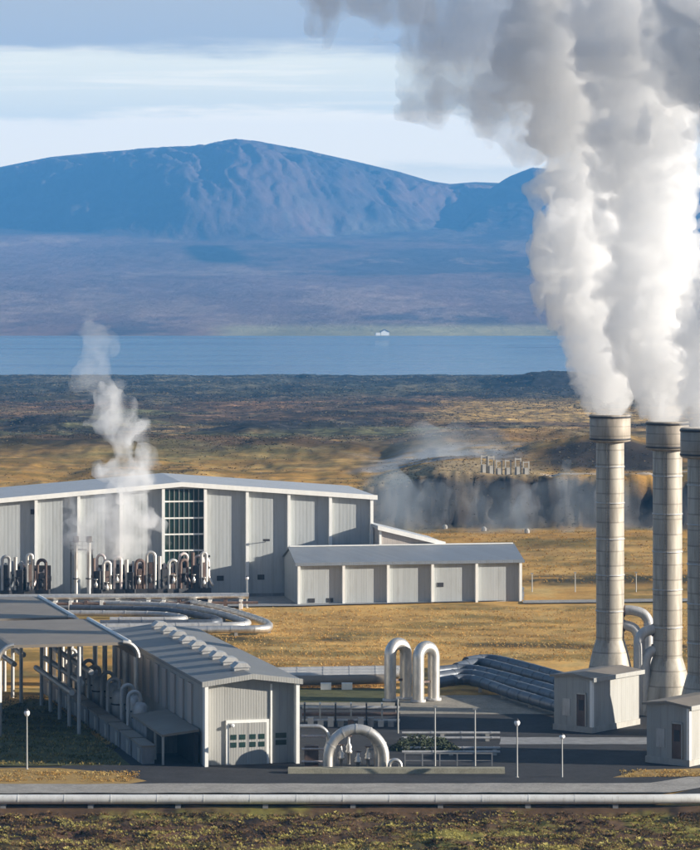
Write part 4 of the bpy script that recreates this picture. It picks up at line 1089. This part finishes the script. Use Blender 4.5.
for lst, dd, lab in (([(410, 522, 16), (402, 505, 22), (396, 490, 16), (424, 512, 20), (440, 520, 14), (385, 500, 18)], 921, 'faint bluish ground steam behind the lean-to roof'),
                     ([(520, 526, 14), (545, 520, 20), (575, 512, 26), (600, 508, 28), (560, 498, 18), (630, 514, 24), (660, 510, 22), (690, 508, 20), (590, 492, 16)], 921, 'faint bluish ground steam crossing behind the chimneys'),
                     ([(455, 522, 12), (470, 520, 14), (490, 515, 15), (505, 518, 16), (485, 502, 11), (520, 518, 16), (512, 505, 12)], 921, 'small faint ground steam above the middle of the dark slope'),
                     ([(380, 450, 7), (410, 452, 9), (440, 450, 9), (470, 447, 8), (500, 446, 6), (540, 440, 6), (425, 449, 9), (455, 447, 8), (395, 453, 8), (485, 449, 7)], 1085, 'pale ground mist lying in front of the far lava field')):
    o = cloud('ground_steam', jitter(lst, dd, 2, int(lst[0][0]), 1.), 1.6, FM if dd > 1000 else FS, 3.4 if dd < 1000 else 1.5, .08, 31, 3.); tag(o, lab, 'steam', 'ground steam beyond the plant')

# haze
def box_obj(x0, x1, y0, y1, z0, z1):
    mb = MB(); mb.box(x0, x1, y0, y1, z0, z1); return mb
hz_ = box_obj(-9000, 9000, -60, 23000, -560, 1100).build('haze', steam_mat('haze_air', 5.4e-5, (.13, .45, .92), 0.)); hz_['kind'] = 'stuff'

# ------------------------------------------------------------------ light
AZ = 99.0; EL = 15.0
sdir = Vector((math.sin(math.radians(AZ))*math.cos(math.radians(EL)), math.cos(math.radians(AZ))*math.cos(math.radians(EL)), math.sin(math.radians(EL))))
sun = bpy.data.lights.new('sun', 'SUN'); sun.energy = 5.0; sun.angle = math.radians(.5); sun.color = (1, .92, .80)
so = bpy.data.objects.new('sun', sun); C.objects.link(so); so.rotation_euler = sdir.to_track_quat('Z', 'Y').to_euler()
w = bpy.data.worlds.new('World'); S.world = w; w.use_nodes = True; nt = w.node_tree; nt.nodes.clear()
out = nt.nodes.new('ShaderNodeOutputWorld'); bg = nt.nodes.new('ShaderNodeBackground'); nt.links.new(bg.outputs[0], out.inputs[0])
sky = nt.nodes.new('ShaderNodeTexSky'); sky.sky_type = 'NISHITA'; sky.sun_disc = False
sky.sun_elevation = math.radians(EL); sky.sun_rotation = math.radians(AZ); sky.air_density = 1.; sky.dust_density = .4; sky.ozone_density = 1.5
bg.inputs[1].default_value = .05
tc = nt.nodes.new('ShaderNodeTexCoord').outputs['Generated']
sp = nt.nodes.new('ShaderNodeSeparateXYZ'); nt.links.new(tc, sp.inputs[0])
n1 = noise_(nt, mapping(nt, tc, (14, 14, 120)), 1., 6, .6)
n2 = noise_(nt, mapping(nt, tc, (10, 10, 260)), 1., 4, .55)
zz = math_(nt, 'ADD', sp.outputs[2], math_(nt, 'MULTIPLY_ADD', n1, .022, -.011))
top = math_(nt, 'SMOOTH_MIN', 1, 1)
def ss(a, b, x):
    n = nt.nodes.new('ShaderNodeMapRange'); n.interpolation_type = 'SMOOTHSTEP'
    n.inputs['From Min'].default_value = a; n.inputs['From Max'].default_value = b; nt.links.new(x, n.inputs['Value']); return n.outputs[0]
topm = ss(.062, .070, zz)
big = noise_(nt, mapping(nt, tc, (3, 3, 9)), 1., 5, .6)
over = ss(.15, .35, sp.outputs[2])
amb = math_(nt, 'MULTIPLY', math_(nt, 'SUBTRACT', 1, ss(.4, .9, sp.outputs[1])), math_(nt, 'MULTIPLY_ADD', ss(.35, .6, big), .35, .6))  # dark cloud added to the unseen sky behind the camera, deepens shadows
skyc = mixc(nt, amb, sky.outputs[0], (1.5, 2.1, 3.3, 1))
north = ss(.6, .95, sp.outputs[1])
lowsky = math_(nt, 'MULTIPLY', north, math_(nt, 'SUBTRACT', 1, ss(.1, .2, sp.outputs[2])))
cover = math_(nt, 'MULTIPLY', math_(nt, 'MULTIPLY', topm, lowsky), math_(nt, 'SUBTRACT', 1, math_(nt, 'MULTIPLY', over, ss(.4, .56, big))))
low = math_(nt, 'MULTIPLY', math_(nt, 'MULTIPLY', ss(.028, .034, zz), math_(nt, 'SUBTRACT', 1, ss(.046, .05, zz))), .75)
lowb = math_(nt, 'MULTIPLY', math_(nt, 'SUBTRACT', 1, ss(.026, .036, sp.outputs[2])), .45)
strk = math_(nt, 'MULTIPLY', ss(.5, .7, n2), .35)
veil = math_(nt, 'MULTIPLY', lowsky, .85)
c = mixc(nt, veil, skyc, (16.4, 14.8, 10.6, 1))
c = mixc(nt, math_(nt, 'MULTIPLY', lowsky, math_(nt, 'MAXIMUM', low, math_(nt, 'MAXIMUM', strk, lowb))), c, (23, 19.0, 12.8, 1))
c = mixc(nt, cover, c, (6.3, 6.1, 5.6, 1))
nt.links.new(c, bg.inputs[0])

# ------------------------------------------------------------------ camera
cam = bpy.data.cameras.new('camera'); co = bpy.data.objects.new('camera', cam); C.objects.link(co)
co.location = (0, 0, CAMZ); co.rotation_euler = (math.radians(90), 0, 0)
cam.sensor_fit = 'VERTICAL'; cam.sensor_height = 36; cam.sensor_width = 36; cam.lens = F/850*36; cam.shift_y = -150/850
cam.clip_start = 1; cam.clip_end = 60000
S.camera = co
S.view_settings.view_transform = 'Standard'; S.view_settings.look = 'None'; S.view_settings.gamma = 1; S.view_settings.exposure = 1.08
S.view_settings.use_curve_mapping = False
cy = S.cycles
cy.max_bounces = 16; cy.diffuse_bounces = 3; cy.glossy_bounces = 3; cy.volume_bounces = 12; cy.transparent_max_bounces = 16
cy.use_denoising = True
try: cy.denoiser = 'OPENIMAGEDENOISE'
except Exception: pass
cy.use_adaptive_sampling = True; cy.adaptive_threshold = .02
